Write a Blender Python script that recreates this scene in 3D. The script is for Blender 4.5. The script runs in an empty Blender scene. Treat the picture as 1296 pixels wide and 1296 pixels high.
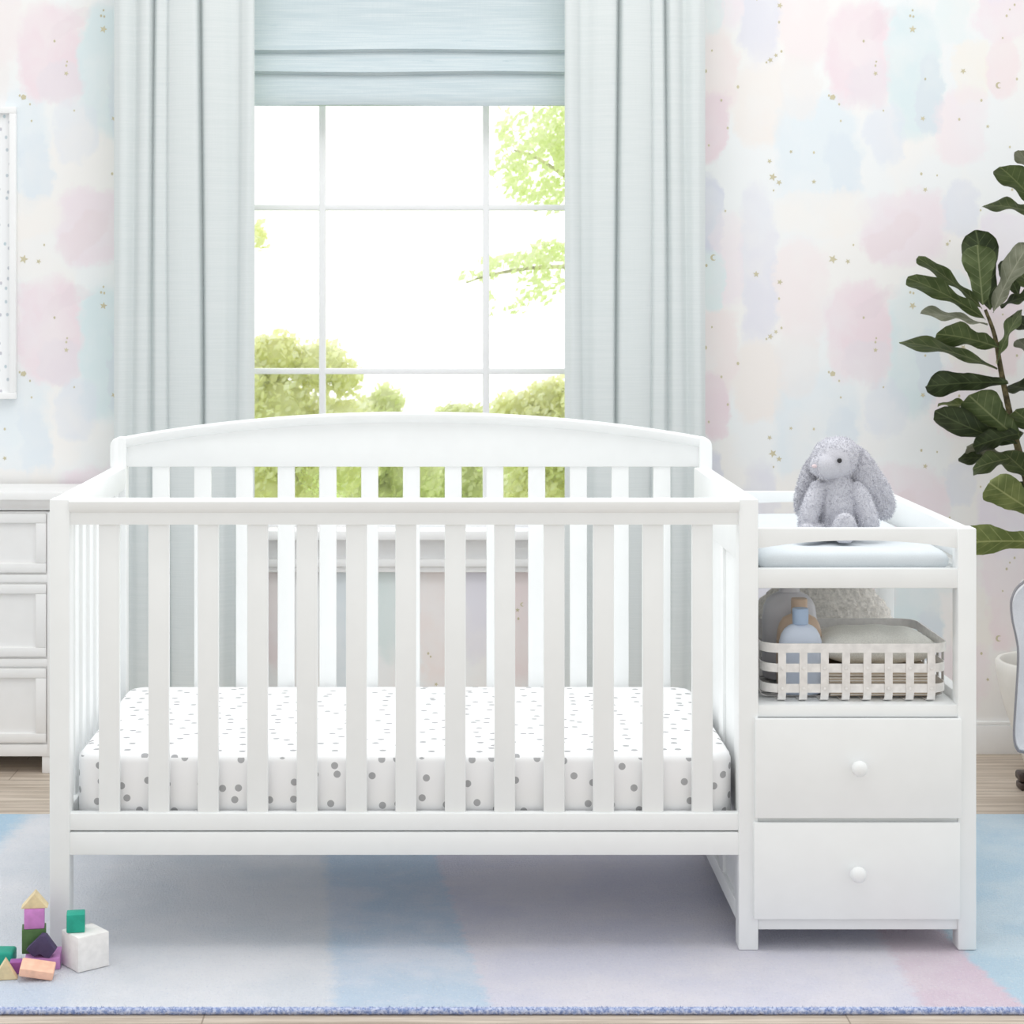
import bpy, bmesh, math, random
from mathutils import Vector, Matrix, noise
R = random.Random(7)
PI = math.pi
sc = bpy.context.scene
COL = sc.collection
# ------------------------------------------------------------------ camera frame
F, CX, CY, H = 2529.5, 559.0, 370.0, 1.284      # focal length in pixels, vanishing point, eye height above the rug
FL = -0.012                                     # bare floor (rug top is z = 0)
WALL = 5.62                                     # face of the back wall
def X(px, d): return (px - CX) * d / F
def Z(py, d): return H - (py - CY) * d / F
def P(px, py, d): return Vector((X(px, d), d, Z(py, d)))
def lin(c):
    o = []
    for v in c[:3]:
        v = v / 255.0
        o.append(v / 12.92 if v <= 0.04045 else ((v + 0.055) / 1.055) ** 2.4)
    return (*o, 1.0)

# ------------------------------------------------------------------ materials
class NT:
    def __init__(s, name, rough=0.5, spec=0.3):
        s.m = bpy.data.materials.new(name); s.m.use_nodes = True
        s.t = s.m.node_tree; s.n = s.t.nodes; s.l = s.t.links
        s.b = s.n['Principled BSDF']
        s.b.inputs['Roughness'].default_value = rough
        s.b.inputs['Specular IOR Level'].default_value = spec
    def new(s, typ, **kw):
        nd = s.n.new(typ)
        for k, v in kw.items():
            if k.startswith('i_'): nd.inputs[k[2:].replace('_', ' ')].default_value = v
            else: setattr(nd, k, v)
        return nd
    def put(s, sock, v):
        if hasattr(v, 'is_output'): s.l.new(v, sock)
        else: sock.default_value = v
    def math(s, op, a, b=None, c=None, clamp=False):
        nd = s.n.new('ShaderNodeMath'); nd.operation = op; nd.use_clamp = clamp
        s.put(nd.inputs[0], a)
        if b is not None: s.put(nd.inputs[1], b)
        if c is not None: s.put(nd.inputs[2], c)
        return nd.outputs[0]
    def vmath(s, op, a, b=None, c=None):
        nd = s.n.new('ShaderNodeVectorMath'); nd.operation = op
        s.put(nd.inputs[0], a)
        if b is not None: s.put(nd.inputs[1], b)
        if c is not None: s.put(nd.inputs[2], c)
        return nd.outputs['Value'] if op in ('LENGTH', 'DISTANCE', 'DOT_PRODUCT') else nd.outputs['Vector']
    def step(s, v, a, b, t0=0.0, t1=1.0):
        nd = s.n.new('ShaderNodeMapRange'); nd.interpolation_type = 'SMOOTHSTEP'
        s.put(nd.inputs['Value'], v)
        nd.inputs['From Min'].default_value = a; nd.inputs['From Max'].default_value = b
        nd.inputs['To Min'].default_value = t0; nd.inputs['To Max'].default_value = t1
        return nd.outputs['Result']
    def mix(s, f, a, b, blend='MIX'):
        nd = s.n.new('ShaderNodeMix'); nd.data_type = 'RGBA'; nd.blend_type = blend
        s.put(nd.inputs[0], f); s.put(nd.inputs[6], a); s.put(nd.inputs[7], b)
        return nd.outputs[2]
    def noise(s, vec, scale, detail=3.0, rough=0.5):
        nd = s.n.new('ShaderNodeTexNoise')
        nd.inputs['Scale'].default_value = scale; nd.inputs['Detail'].default_value = detail
        nd.inputs['Roughness'].default_value = rough
        if vec is not None: s.l.new(vec, nd.inputs['Vector'])
        return nd
    def coord(s, kind='Object'):
        return s.n.new('ShaderNodeTexCoord').outputs[kind]
    def scalev(s, vec, v):
        return s.vmath('MULTIPLY', vec, v)
    def sep(s, vec):
        nd = s.n.new('ShaderNodeSeparateXYZ'); s.l.new(vec, nd.inputs[0]); return nd.outputs
    def comb(s, x, y, z=0.0):
        nd = s.n.new('ShaderNodeCombineXYZ')
        s.put(nd.inputs[0], x); s.put(nd.inputs[1], y); s.put(nd.inputs[2], z); return nd.outputs[0]
    def color(s, v): s.put(s.b.inputs['Base Color'], v)
    def bump(s, h, strength=0.3, dist=0.002):
        nd = s.n.new('ShaderNodeBump'); nd.inputs['Strength'].default_value = strength
        nd.inputs['Distance'].default_value = dist
        s.l.new(h, nd.inputs['Height']); s.l.new(nd.outputs[0], s.b.inputs['Normal'])

def plain(name, c, rough=0.5, spec=0.3, var=0.015, scale=18):
    k = NT(name, rough, spec)
    n = k.noise(k.coord(), scale, 3)
    k.color(k.mix(k.step(n.outputs[0], 0.3, 0.7), lin([v * (1 - var) for v in c]), lin([min(255, v * (1 + var)) for v in c])))
    return k.m

def fabric(name, c, scale=900, var=0.04, rough=0.9, strength=0.25):
    k = NT(name, rough, 0.1)
    n = k.noise(k.coord(), scale, 2); n2 = k.noise(k.coord(), 25, 3)
    f = k.math('ADD', k.math('MULTIPLY', n.outputs[0], 0.6), k.math('MULTIPLY', n2.outputs[0], 0.4))
    k.color(k.mix(k.step(f, 0.35, 0.65), lin([v * (1 - var) for v in c]), lin([min(255, v * (1 + var)) for v in c])))
    k.bump(n.outputs[0], strength, 0.001)
    return k.m

def linen(name, c, c2, c3):
    k = NT(name, 0.9, 0.1)
    co = k.coord()
    h = k.noise(k.scalev(co, (5, 5, 260)), 1.0, 4, 0.6)          # long horizontal slubs
    v = k.noise(k.scalev(co, (420, 420, 9)), 1.0, 2, 0.5)
    s = k.noise(k.scalev(co, (9, 9, 70)), 1.0, 5, 0.7)
    base = k.mix(k.step(h.outputs[0], 0.35, 0.68), lin(c2), lin(c))
    base = k.mix(k.math('MULTIPLY', k.step(v.outputs[0], 0.4, 0.7), 0.25), base, lin(c2))
    base = k.mix(k.math('MULTIPLY', k.step(s.outputs[0], 0.60, 0.80), 0.8), base, lin(c3))
    k.color(base)
    k.bump(k.math('ADD', h.outputs[0], v.outputs[0]), 0.2, 0.001)
    return k.m

M = {}
M['white'] = plain('white_lacquer', (242, 244, 244), 0.38, 0.35, 0.004)
M['dresser'] = plain('dresser_lacquer', (240, 239, 238), 0.4, 0.35, 0.005)
M['trim'] = plain('white_trim_paint', (243, 243, 243), 0.45, 0.3, 0.005)
M['sash'] = plain('window_paint', (236, 236, 238), 0.45, 0.3, 0.005)
M['curtain'] = linen('curtain_linen', (217, 222, 222), (212, 218, 218), (202, 210, 212))
M['shade'] = linen('shade_linen', (208, 217, 220), (192, 205, 210), (162, 184, 193))
M['pad'] = fabric('pad_cover', (214, 220, 224), 500, 0.012, 0.8, 0.1)
def plush():
    k = NT('plush_grey', 0.95, 0.08)
    g = k.n.new('ShaderNodeNewGeometry'); n = k.noise(k.coord(), 500, 2)
    f = k.math('ADD', k.math('MULTIPLY', g.outputs['Random Per Island'], .6), k.math('MULTIPLY', n.outputs[0], .4))
    k.color(k.mix(k.step(f, .15, .8), lin((198, 198, 206)), lin((238, 238, 242))))
    k.bump(n.outputs[0], 0.5, 0.002)
    return k.m
M['plush'] = plush()
M['black'] = plain('black_plastic', (22, 22, 26), 0.15, 0.6)
M['nose'] = fabric('nose_thread', (222, 205, 208), 800, 0.03)
M['strap'] = plain('galvanised_strip', (232, 230, 228), 0.45, 0.4, 0.03, 60)
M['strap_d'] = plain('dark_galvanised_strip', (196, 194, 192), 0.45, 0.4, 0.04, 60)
M['btl_blue'] = plain('blue_bottle_plastic', (212, 222, 238), 0.3, 0.45, 0.01)
M['cap_blue'] = plain('blue_cap_plastic', (172, 194, 222), 0.35, 0.45, 0.01)
M['btl_grey'] = plain('mauve_grey_plastic', (222, 222, 228), 0.35, 0.45, 0.01)
M['btl_tan'] = plain('tan_plastic', (208, 184, 162), 0.35, 0.4, 0.01)
M['towel'] = fabric('grey_towel', (228, 228, 222), 420, 0.04, 0.95, 0.5)
M['knit'] = fabric('taupe_plush', (228, 224, 218), 160, 0.06, 0.95, 0.8)
M['chair'] = fabric('pale_grey_upholstery', (218, 218, 222), 700, 0.025, 0.9)
M['piping'] = fabric('dark_grey_piping', (150, 148, 152), 700, 0.05, 0.9)
M['darkwood'] = plain('dark_brown_wood', (62, 48, 44), 0.35, 0.4, 0.15, 40)
M['pot'] = plain('pot_glaze', (238, 236, 230), 0.45, 0.35, 0.01)
M['soil'] = plain('potting_soil', (96, 82, 66), 0.95, 0.05, 0.35, 90)
M['bark'] = plain('brown_stem', (92, 84, 62), 0.8, 0.1, 0.25, 60)
M['bark_out'] = plain('tree_bark', (206, 200, 182), 0.85, 0.1, 0.2, 20)
M['gold'] = plain('gold_ink', (206, 198, 168), 0.5, 0.4, 0.03)
M['lawn'] = plain('lawn_grass', (190, 214, 120), 0.95, 0.05, 0.1, 6)
for nm, c in dict(tan=(226, 207, 166), pink=(205, 138, 202), green=(84, 116, 72), plum=(78, 68, 100),
                  lilac=(196, 138, 196), purple=(158, 92, 162), peach=(246, 196, 170), teal=(44, 162, 140)).items():
    M['blk_' + nm] = plain(nm + '_block_paint', c, 0.55, 0.25, 0.04, 60)
M['blk_white'] = plain('bleached_wood', (240, 238, 236), 0.6, 0.2, 0.02, 60)

def sheet_mat():
    k = NT('dotted_sheet', 0.85, 0.1)
    uv = k.coord('UV')
    vo = k.n.new('ShaderNodeTexVoronoi'); vo.voronoi_dimensions = '2D'; vo.feature = 'F1'
    vo.inputs['Scale'].default_value = 1 / 0.046; vo.inputs['Randomness'].default_value = 0.72
    k.l.new(uv, vo.inputs['Vector'])
    dot = k.step(vo.outputs['Distance'], 0.142, 0.160, 1, 0)
    k.color(k.mix(dot, lin((247, 247, 248)), lin((176, 176, 178))))
    n = k.noise(k.coord(), 700, 2); k.bump(n.outputs[0], 0.12, 0.001)
    return k.m
M['sheet'] = sheet_mat()

def stripe_cloth():
    k = NT('striped_cloth', 0.95, 0.05)
    s = k.sep(k.coord())
    w = k.math('SINE', k.math('MULTIPLY', s[2], 2 * PI / 0.0055))
    k.color(k.mix(k.step(w, -0.1, 0.5), lin((238, 232, 224)), lin((196, 178, 156))))
    n = k.noise(k.coord(), 500, 2); k.bump(n.outputs[0], 0.4, 0.001)
    return k.m
M['stripe'] = stripe_cloth()

def floor_mat():
    k = NT('greyed_oak_planks', 0.5, 0.25)
    co = k.coord()
    br = k.n.new('ShaderNodeTexBrick')
    br.inputs['Scale'].default_value = 1.0; br.inputs['Mortar Size'].default_value = 0.0016
    br.inputs['Brick Width'].default_value = 1.15; br.inputs['Row Height'].default_value = 0.118
    br.inputs['Color1'].default_value = (0, 0, 0, 1); br.inputs['Color2'].default_value = (1, 1, 1, 1)
    br.inputs['Mortar'].default_value = (0.5, 0.5, 0.5, 1); br.offset = 0.37
    k.l.new(co, br.inputs['Vector'])
    g = k.noise(k.scalev(co, (3.0, 60, 1)), 1.0, 6, 0.65)
    g2 = k.noise(k.scalev(co, (1.2, 9, 1)), 1.0, 4, 0.6)
    base = k.mix(k.step(g.outputs[0], 0.3, 0.72), lin((158, 143, 128)), lin((216, 204, 190)))
    base = k.mix(k.math('MULTIPLY', k.step(g2.outputs[0], 0.45, 0.75), 0.5), base, lin((172, 156, 140)))
    base = k.mix(k.math('MULTIPLY', br.outputs['Color'], 0.3), base, lin((206, 192, 176)))
    base = k.mix(k.math('MULTIPLY', br.outputs['Fac'], 0.7), base, lin((120, 106, 92)))
    k.color(base); k.bump(g.outputs[0], 0.15, 0.001)
    return k.m
M['floor'] = floor_mat()

def rug_mat():
    k = NT('rug_pile', 0.97, 0.03)
    co = k.vmath('ADD', k.coord(), (0.1, (3.588 + 4.921) / 2, FL)); s = k.sep(co)
    ns = k.noise(k.scalev(co, (30, 30, 1)), 1.0, 4, 0.7)
    nb = k.noise(k.scalev(co, (3.2, 3.2, 1)), 1.0, 4, 0.6)
    wob = k.math('MULTIPLY', k.math('SUBTRACT', ns.outputs[0], 0.5), 0.05)
    x = k.math('ADD', s[0], wob); y = k.math('SUBTRACT', s[1], 3.569)
    def edge(x0, slope, soft=0.012):        # 1 to the right of the line X = x0 + slope * (Y - 3.569)
        return k.step(k.math('SUBTRACT', k.math('SUBTRACT', x, x0), k.math('MULTIPLY', y, slope)), -soft, soft)
    c = k.mix(k.step(nb.outputs[0], 0.35, 0.65), lin((230, 234, 241)), lin((241, 242, 247)))
    far = k.step(k.math('ADD', x, k.math('MULTIPLY', y, -0.06)), -1.06, -1.13)
    c = k.mix(k.math('MULTIPLY', far, 0.8), c, lin((178, 214, 238)))
    corner = k.math('MULTIPLY', k.step(x, -0.62, -0.75), k.step(y, 0.26, 0.10))
    c = k.mix(k.math('MULTIPLY', corner, 0.55), c, lin((194, 212, 236)))
    blue = k.mix(k.step(nb.outputs[0], 0.4, 0.62), lin((206, 223, 241)), lin((226, 233, 246)))
    c = k.mix(edge(-0.189, -0.077, 0.02), c, blue)
    lav = k.mix(k.step(nb.outputs[0], 0.38, 0.64), lin((227, 226, 240)), lin((237, 234, 243)))
    c = k.mix(edge(0.088, -0.104), c, lav)
    c = k.mix(edge(0.866, 0.024, 0.016), c, k.mix(k.step(nb.outputs[0], 0.4, 0.6), lin((228, 210, 224)), lin((233, 220, 230))))
    curve = k.math('ADD', k.math('MULTIPLY', k.math('POWER', k.math('SUBTRACT', y, 0.5), 2.0), 0.18), 1.008)
    c = k.mix(k.step(k.math('SUBTRACT', x, curve), -0.012, 0.012), c, k.mix(k.step(nb.outputs[0], 0.4, 0.62), lin((197, 221, 237)), lin((213, 230, 241))))
    sp = k.noise(k.scalev(co, (170, 120, 60)), 1.0, 4, 0.75)
    c = k.mix(k.step(sp.outputs[0], 0.54, 0.74, 0, 0.30), c, lin((178, 190, 222)))
    c = k.mix(k.step(sp.outputs[0], 0.47, 0.30, 0, 0.5), c, lin((242, 243, 248)))
    k.color(c); k.bump(sp.outputs[0], 1.0, 0.008)
    return k.m
M['rug'] = rug_mat()
def bind_mat():
    k = NT('rug_binding_yarn', 0.95, 0.05)
    n = k.noise(k.scalev(k.coord(), (160, 160, 160)), 1.0, 3, 0.7)
    k.color(k.mix(k.step(n.outputs[0], 0.35, 0.65), lin((132, 150, 196)), lin((206, 213, 234))))
    k.bump(n.outputs[0], 0.6, 0.003)
    return k.m
M['bind'] = bind_mat()

def leaf_mat(name, dark, light, vein):
    k = NT(name, 0.45, 0.35)
    s = k.sep(k.coord('UV'))
    a = k.math('ABSOLUTE', k.math('SUBTRACT', s[0], 0.5))
    mid = k.step(a, 0.012, 0.03, 1, 0)
    w = k.math('SINE', k.math('MULTIPLY', k.math('SUBTRACT', s[1], k.math('MULTIPLY', a, 0.45)), 2 * PI * 7.5))
    side = k.math('MULTIPLY', k.step(w, 0.95, 0.995), k.step(a, 0.5, 0.3, 0, 0.8))
    n = k.noise(k.coord('Object'), 26, 3)
    c = k.mix(k.step(n.outputs[0], 0.35, 0.68), lin(dark), lin(light))
    c = k.mix(k.math('MULTIPLY', k.math('MAXIMUM', mid, side), 0.75), c, lin(vein))
    k.color(c); k.bump(w, 0.12, 0.002)
    return k.m
M['leaf_dark'] = leaf_mat('fig_leaf_dark', (68, 80, 54), (88, 101, 68), (124, 136, 96))
M['leaf_mid'] = leaf_mat('fig_leaf_mid', (96, 111, 70), (118, 132, 88), (162, 171, 126))
M['leaf_light'] = leaf_mat('fig_leaf_light', (134, 148, 92), (158, 168, 110), (202, 207, 150))
M['leaf_grey'] = leaf_mat('fig_leaf_underside', (138, 142, 120), (160, 162, 142), (184, 184, 164))

def foliage_mat(name, a, b, c):
    k = NT(name, 0.8, 0.1)
    g = k.n.new('ShaderNodeNewGeometry')
    r = k.n.new('ShaderNodeValToRGB')
    r.color_ramp.elements[0].color = lin(a); r.color_ramp.elements[1].color = lin(c)
    e = r.color_ramp.elements.new(0.5); e.color = lin(b)
    k.l.new(g.outputs['Random Per Island'], r.inputs[0])
    tr = k.n.new('ShaderNodeBsdfTranslucent'); k.l.new(r.outputs[0], tr.inputs[0])
    mx = k.n.new('ShaderNodeMixShader'); mx.inputs[0].default_value = 0.6
    k.color(r.outputs[0])
    k.l.new(k.b.outputs[0], mx.inputs[1]); k.l.new(tr.outputs[0], mx.inputs[2])
    k.l.new(mx.outputs[0], k.n['Material Output'].inputs[0])
    return k.m
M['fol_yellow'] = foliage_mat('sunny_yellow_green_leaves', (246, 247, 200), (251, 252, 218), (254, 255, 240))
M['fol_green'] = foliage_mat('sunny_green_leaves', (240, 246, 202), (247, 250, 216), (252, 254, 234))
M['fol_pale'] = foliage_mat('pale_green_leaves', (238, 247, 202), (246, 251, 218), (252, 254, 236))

def glass_mat():
    m = bpy.data.materials.new('window_glass'); m.use_nodes = True
    t = m.node_tree; n = t.nodes; n.remove(n['Principled BSDF'])
    tr = n.new('ShaderNodeBsdfTransparent'); gl = n.new('ShaderNodeBsdfGlossy'); gl.inputs['Roughness'].default_value = 0.02
    mx = n.new('ShaderNodeMixShader'); mx.inputs[0].default_value = 0.03
    t.links.new(tr.outputs[0], mx.inputs[1]); t.links.new(gl.outputs[0], mx.inputs[2])
    t.links.new(mx.outputs[0], n['Material Output'].inputs[0])
    return m
M['glass'] = glass_mat()

def print_mat():
    k = NT('dotted_print_paper', 0.7, 0.2)
    s = k.sep(k.coord())
    v = k.comb(k.math('MULTIPLY', s[0], 1 / 0.028), k.math('MULTIPLY', s[2], 1 / 0.036))
    vo = k.n.new('ShaderNodeTexVoronoi'); vo.voronoi_dimensions = '2D'; vo.inputs['Scale'].default_value = 1.0
    vo.inputs['Randomness'].default_value = 0.8; k.l.new(v, vo.inputs['Vector'])
    dot = k.step(vo.outputs['Distance'], 0.09, 0.18, 0.7, 0)
    sp = k.n.new('ShaderNodeSeparateColor'); k.l.new(vo.outputs['Color'], sp.inputs[0])
    k.color(k.mix(dot, lin((244, 245, 246)), k.mix(sp.outputs[0], lin((168, 196, 204)), lin((184, 178, 190)))))
    return k.m
M['print'] = print_mat()

# wallpaper: watercolour strokes on a repeat of 1024 x 350 photo pixels at the wall
WS = F / WALL
BLOBS = [  # x, y, half width, half height, colour, strength, tilt
    (960, 336, 25, 100, (220, 219, 235), .65, 0), (905, 98, 30, 60, (244, 229, 228), .8, 0), (902, 164, 22, 44, (238, 216, 224), .9, 0),
    (900, 275, 16, 52, (208, 211, 231), .9, 0), (922, 330, 20, 58, (241, 229, 236), .8, 0), (962, 134, 32, 52, (244, 236, 231), .9, 0),
    (1034, 192, 56, 76, (224, 235, 242), .75, 0), (1068, 210, 20, 46, (216, 227, 238), .5, 0.2), (1087, 68, 43, 66, (240, 219, 227), .95, 0),
    (1100, 108, 28, 28, (230, 222, 230), .6, 0), (1158, 92, 34, 86, (216, 233, 237), .9, 0), (1176, 120, 15, 52, (214, 224, 233), .8, 0),
    (1015, 18, 34, 68, (244, 231, 232), .75, 0), (1268, 18, 34, 40, (243, 225, 233), .85, 0), (1268, 88, 22, 40, (244, 225, 228), .8, 0),
    (1228, 90, 24, 44, (246, 240, 231), .8, 0), (1216, 160, 34, 50, (244, 228, 234), .65, 0), (1145, 288, 56, 50, (240, 224, 232), .85, .1),
    (1128, 300, 42, 18, (235, 216, 221), .5, .7), (1216, 262, 22, 32, (222, 225, 238), .6, 0), (1270, 310, 34, 44, (236, 227, 240), .85, 0),
    (900, 356, 16, 40, (222, 236, 238), .8, 0), (1206, 20, 24, 34, (228, 240, 241), .7, 0), (1040, 270, 60, 30, (246, 241, 236), .8, 0),
    (1110, 30, 30, 12, (226, 208, 216), .3, .5), (1120, 168, 26, 40, (222, 228, 240), .6, 0), (1010, 110, 26, 40, (240, 234, 232), .6, 0),
    (345, 60, 14, 90, (236, 220, 222), .8, 0), (432, 90, 22, 110, (214, 226, 233), .9, 0), (490, 60, 20, 80, (214, 230, 229), .8, 0),
    (555, 80, 26, 90, (240, 226, 222), .8, 0), (601, 60, 20, 80, (226, 224, 236), .85, 0), (660, 80, 20, 90, (240, 222, 222), .85, 0),
    (400, 260, 50, 60, (240, 224, 232), .8, 0), (520, 270, 44, 60, (222, 235, 240), .8, 0), (640, 270, 50, 50, (226, 226, 238), .8, 0),
    (760, 90, 46, 70, (240, 222, 230), .8, 0), (760, 270, 44, 60, (222, 235, 238), .8, 0), (840, 180, 36, 70, (244, 234, 230), .8, 0),
]
def wallpaper():
    k = NT('watercolour_wallpaper', 0.75, 0.15)
    co = k.coord()
    s = k.sep(co)
    px = k.math('ADD', k.math('MULTIPLY', s[0], WS), CX)
    py = k.math('SUBTRACT', CY + H * WS, k.math('MULTIPLY', s[2], WS))
    p = k.comb(px, py)
    wn = k.noise(k.scalev(p, (.022, .022, 1)), 1.0, 4, 0.6)
    wn2 = k.noise(k.scalev(p, (.14, .03, 1)), 1.0, 4, 0.7)
    off = k.vmath('MULTIPLY_ADD', wn.outputs['Color'], (42, 42, 0), (-21, -21, 0))
    off2 = k.vmath('MULTIPLY_ADD', wn2.outputs['Color'], (9, 9, 0), (-4.5, -4.5, 0))
    p = k.vmath('ADD', k.vmath('ADD', p, off), off2)
    wash = k.noise(k.scalev(p, (.012, .009, 1)), 1.0, 3, 0.6)
    var = k.step(wash.outputs[0], 0.30, 0.62, 0.55, 1.1)
    t = k.noise(k.scalev(p, (.010, .007, 1)), 1.0, 2, 0.5)
    c = k.mix(k.step(t.outputs[0], 0.40, 0.60), lin((243, 241, 239)), lin((240, 242, 243)))
    TX, TY = 1024.0, 350.0
    for (bx, by, rx, ry, col, al, tilt) in BLOBS:
        # distance to the nearest repeat: wrap offset to [-T/2, T/2]
        d = k.vmath('SUBTRACT', p, (bx, by, 0))
        w = k.n.new('ShaderNodeVectorMath'); w.operation = 'WRAP'
        k.l.new(d, w.inputs[0]); w.inputs[1].default_value = (TX / 2, TY / 2, 1); w.inputs[2].default_value = (-TX / 2, -TY / 2, -1)
        d = w.outputs[0]
        if tilt:
            ro = k.n.new('ShaderNodeVectorRotate'); ro.rotation_type = 'Z_AXIS'; ro.inputs['Angle'].default_value = tilt
            k.l.new(d, ro.inputs['Vector']); d = ro.outputs[0]
        d = k.vmath('ABSOLUTE', k.scalev(d, (1 / rx, 1 / ry, 0)))
        q = k.vmath('MULTIPLY', k.vmath('MULTIPLY', d, d), d)
        q = k.vmath('DOT_PRODUCT', q, (1, 1, 0))
        f = k.step(q, 0.45, 1.35, al, 0)
        c = k.mix(k.math('MULTIPLY', f, var), c, lin([247 - (250 - v) * 0.74 for v in col]))
    k.color(c)
    fine = k.noise(co, 300, 2); k.bump(fine.outputs[0], 0.05, 0.0005)
    return k.m
M['wallpaper'] = wallpaper()

# ------------------------------------------------------------------ object helpers
ROOTLOC = {}
def obj(name, bm, mat, parent=None, smooth=35, local=False):
    me = bpy.data.meshes.new(name)
    if parent is not None and not local:
        bmesh.ops.translate(bm, verts=bm.verts, vec=-ROOTLOC[parent.name])
    bmesh.ops.recalc_face_normals(bm, faces=bm.faces) if smooth != -1 else None
    bm.to_mesh(me); bm.free()
    for m in (mat if isinstance(mat, (list, tuple)) else [mat]): me.materials.append(M[m] if isinstance(m, str) else m)
    if smooth and smooth > 0:
        me.polygons.foreach_set('use_smooth', [True] * len(me.polygons))
        me.set_sharp_from_angle(angle=math.radians(smooth))
    o = bpy.data.objects.new(name, me); COL.objects.link(o)
    if parent is not None:
        o.parent = parent; ROOTLOC[o.name] = ROOTLOC[parent.name]
    else: ROOTLOC[o.name] = Vector((0, 0, 0))
    return o
def tag(o, label, cat, group=None):
    o['label'] = label; o['category'] = cat
    if group: o['group'] = group
    return o
def thing(name, loc, label, cat, group=None):
    e = bpy.data.objects.new(name, None); COL.objects.link(e)
    e.empty_display_size = 0.1; e.location = loc; ROOTLOC[e.name] = Vector(loc)
    return tag(e, label, cat, group)
def solid(name, bm, mat, label, cat, loc, group=None, smooth=35):
    """a thing that is a single mesh, its origin at loc"""
    bmesh.ops.translate(bm, verts=bm.verts, vec=-Vector(loc))
    o = obj(name, bm, mat, None, smooth); o.location = loc; ROOTLOC[o.name] = Vector(loc)
    return tag(o, label, cat, group)
def struct(name, bm, mat, parent=None, smooth=35):
    o = obj(name, bm, mat, parent, smooth)
    if parent is None: o['kind'] = 'structure'
    return o

def box(bm, x0, x1, y0, y1, z0, z1, bev=0.0025, seg=2):
    r = bmesh.ops.create_cube(bm, size=1.0)
    vs = r['verts']
    for v in vs:
        v.co = Vector((x0 + (v.co.x + .5) * (x1 - x0), y0 + (v.co.y + .5) * (y1 - y0), z0 + (v.co.z + .5) * (z1 - z0)))
    if bev:
        es = list({e for v in vs for e in v.link_edges})
        bmesh.ops.bevel(bm, geom=es, offset=bev, segments=seg, profile=0.5, affect='EDGES')
    return bm
def mkbox(*a, **k):
    return box(bmesh.new(), *a, **k)
def prism(bm, pts, axis, a0, a1, bev=0.0, seg=2):
    """extrude a closed outline; axis 'y': pts are (x, z); 'x': (y, z); 'z': (x, y)"""
    def mk(p, a):
        return {'y': (p[0], a, p[1]), 'x': (a, p[0], p[1]), 'z': (p[0], p[1], a)}[axis]
    A = [bm.verts.new(mk(p, a0)) for p in pts]; B = [bm.verts.new(mk(p, a1)) for p in pts]
    f = [bm.faces.new(A), bm.faces.new(list(reversed(B)))]
    n = len(pts)
    for i in range(n):
        bm.faces.new((A[i], B[i], B[(i + 1) % n], A[(i + 1) % n]))
    if bev:
        es = list({e for q in f for e in q.edges})
        bmesh.ops.bevel(bm, geom=es, offset=bev, segments=seg, profile=0.5, affect='EDGES')
    return bm
def loft(bm, rings, cap=True, closed=True):
    V = [[bm.verts.new(p) for p in r] for r in rings]
    n = len(rings[0])
    for a, b in zip(V, V[1:]):
        for i in range(n if closed else n - 1):
            bm.faces.new((a[i], a[(i + 1) % n], b[(i + 1) % n], b[i]))
    if cap and closed:
        bm.faces.new(list(reversed(V[0]))); bm.faces.new(V[-1])
    return bm
def lathe(bm, c, prof, n=24, sx=1.0, sy=1.0, power=2.0):
    rings = []
    for r, z in prof:
        ring = []
        for i in range(n):
            a = 2 * PI * i / n; ca, sa = math.cos(a), math.sin(a)
            e = 2 / power
            ring.append((c[0] + r * sx * math.copysign(abs(ca) ** e, ca), c[1] + r * sy * math.copysign(abs(sa) ** e, sa), c[2] + z))
        rings.append(ring)
    return loft(bm, rings)
def tube(bm, pts, rad, n=8, flat=1.0, cap=True):
    pts = [Vector(p) for p in pts]; rings = []
    up0 = Vector((0, 0, 1)); prev = None
    for i, p in enumerate(pts):
        t = (pts[min(i + 1, len(pts) - 1)] - pts[max(i - 1, 0)]).normalized()
        if prev is None:
            u = t.cross(Vector((0, 1, 0)) if abs(t.y) < 0.9 else up0).normalized()
        else:
            u = (prev - t * prev.dot(t)).normalized()
        prev = u; w = t.cross(u)
        r = rad[i] if isinstance(rad, (list, tuple)) else rad
        rings.append([p + (u * math.cos(2 * PI * k / n) + w * math.sin(2 * PI * k / n) * flat) * r for k in range(n)])
    return loft(bm, rings, cap)
def ellip(bm, c, r, rot=None, u=20, v=14, e=2.0):
    q = bmesh.ops.create_uvsphere(bm, u_segments=u, v_segments=v, radius=1.0)
    c = Vector(c)
    for w in q['verts']:
        p = w.co.copy()
        if e != 2.0:
            p = Vector([math.copysign(abs(a) ** (2 / e), a) for a in p])
        p = Vector((p.x * r[0], p.y * r[1], p.z * r[2]))
        if rot is not None: p = rot @ p
        w.co = p + c
    return bm
def catmull(pts, n=8):
    pts = [Vector(p) for p in pts]; out = []
    for i in range(len(pts) - 1):
        p0, p1, p2, p3 = pts[max(i - 1, 0)], pts[i], pts[i + 1], pts[min(i + 2, len(pts) - 1)]
        for k in range(n):
            t = k / n
            out.append(0.5 * ((2 * p1) + (p2 - p0) * t + (2 * p0 - 5 * p1 + 4 * p2 - p3) * t * t + (3 * p1 - p0 - 3 * p2 + p3) * t ** 3))
    out.append(pts[-1]); return out
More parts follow.
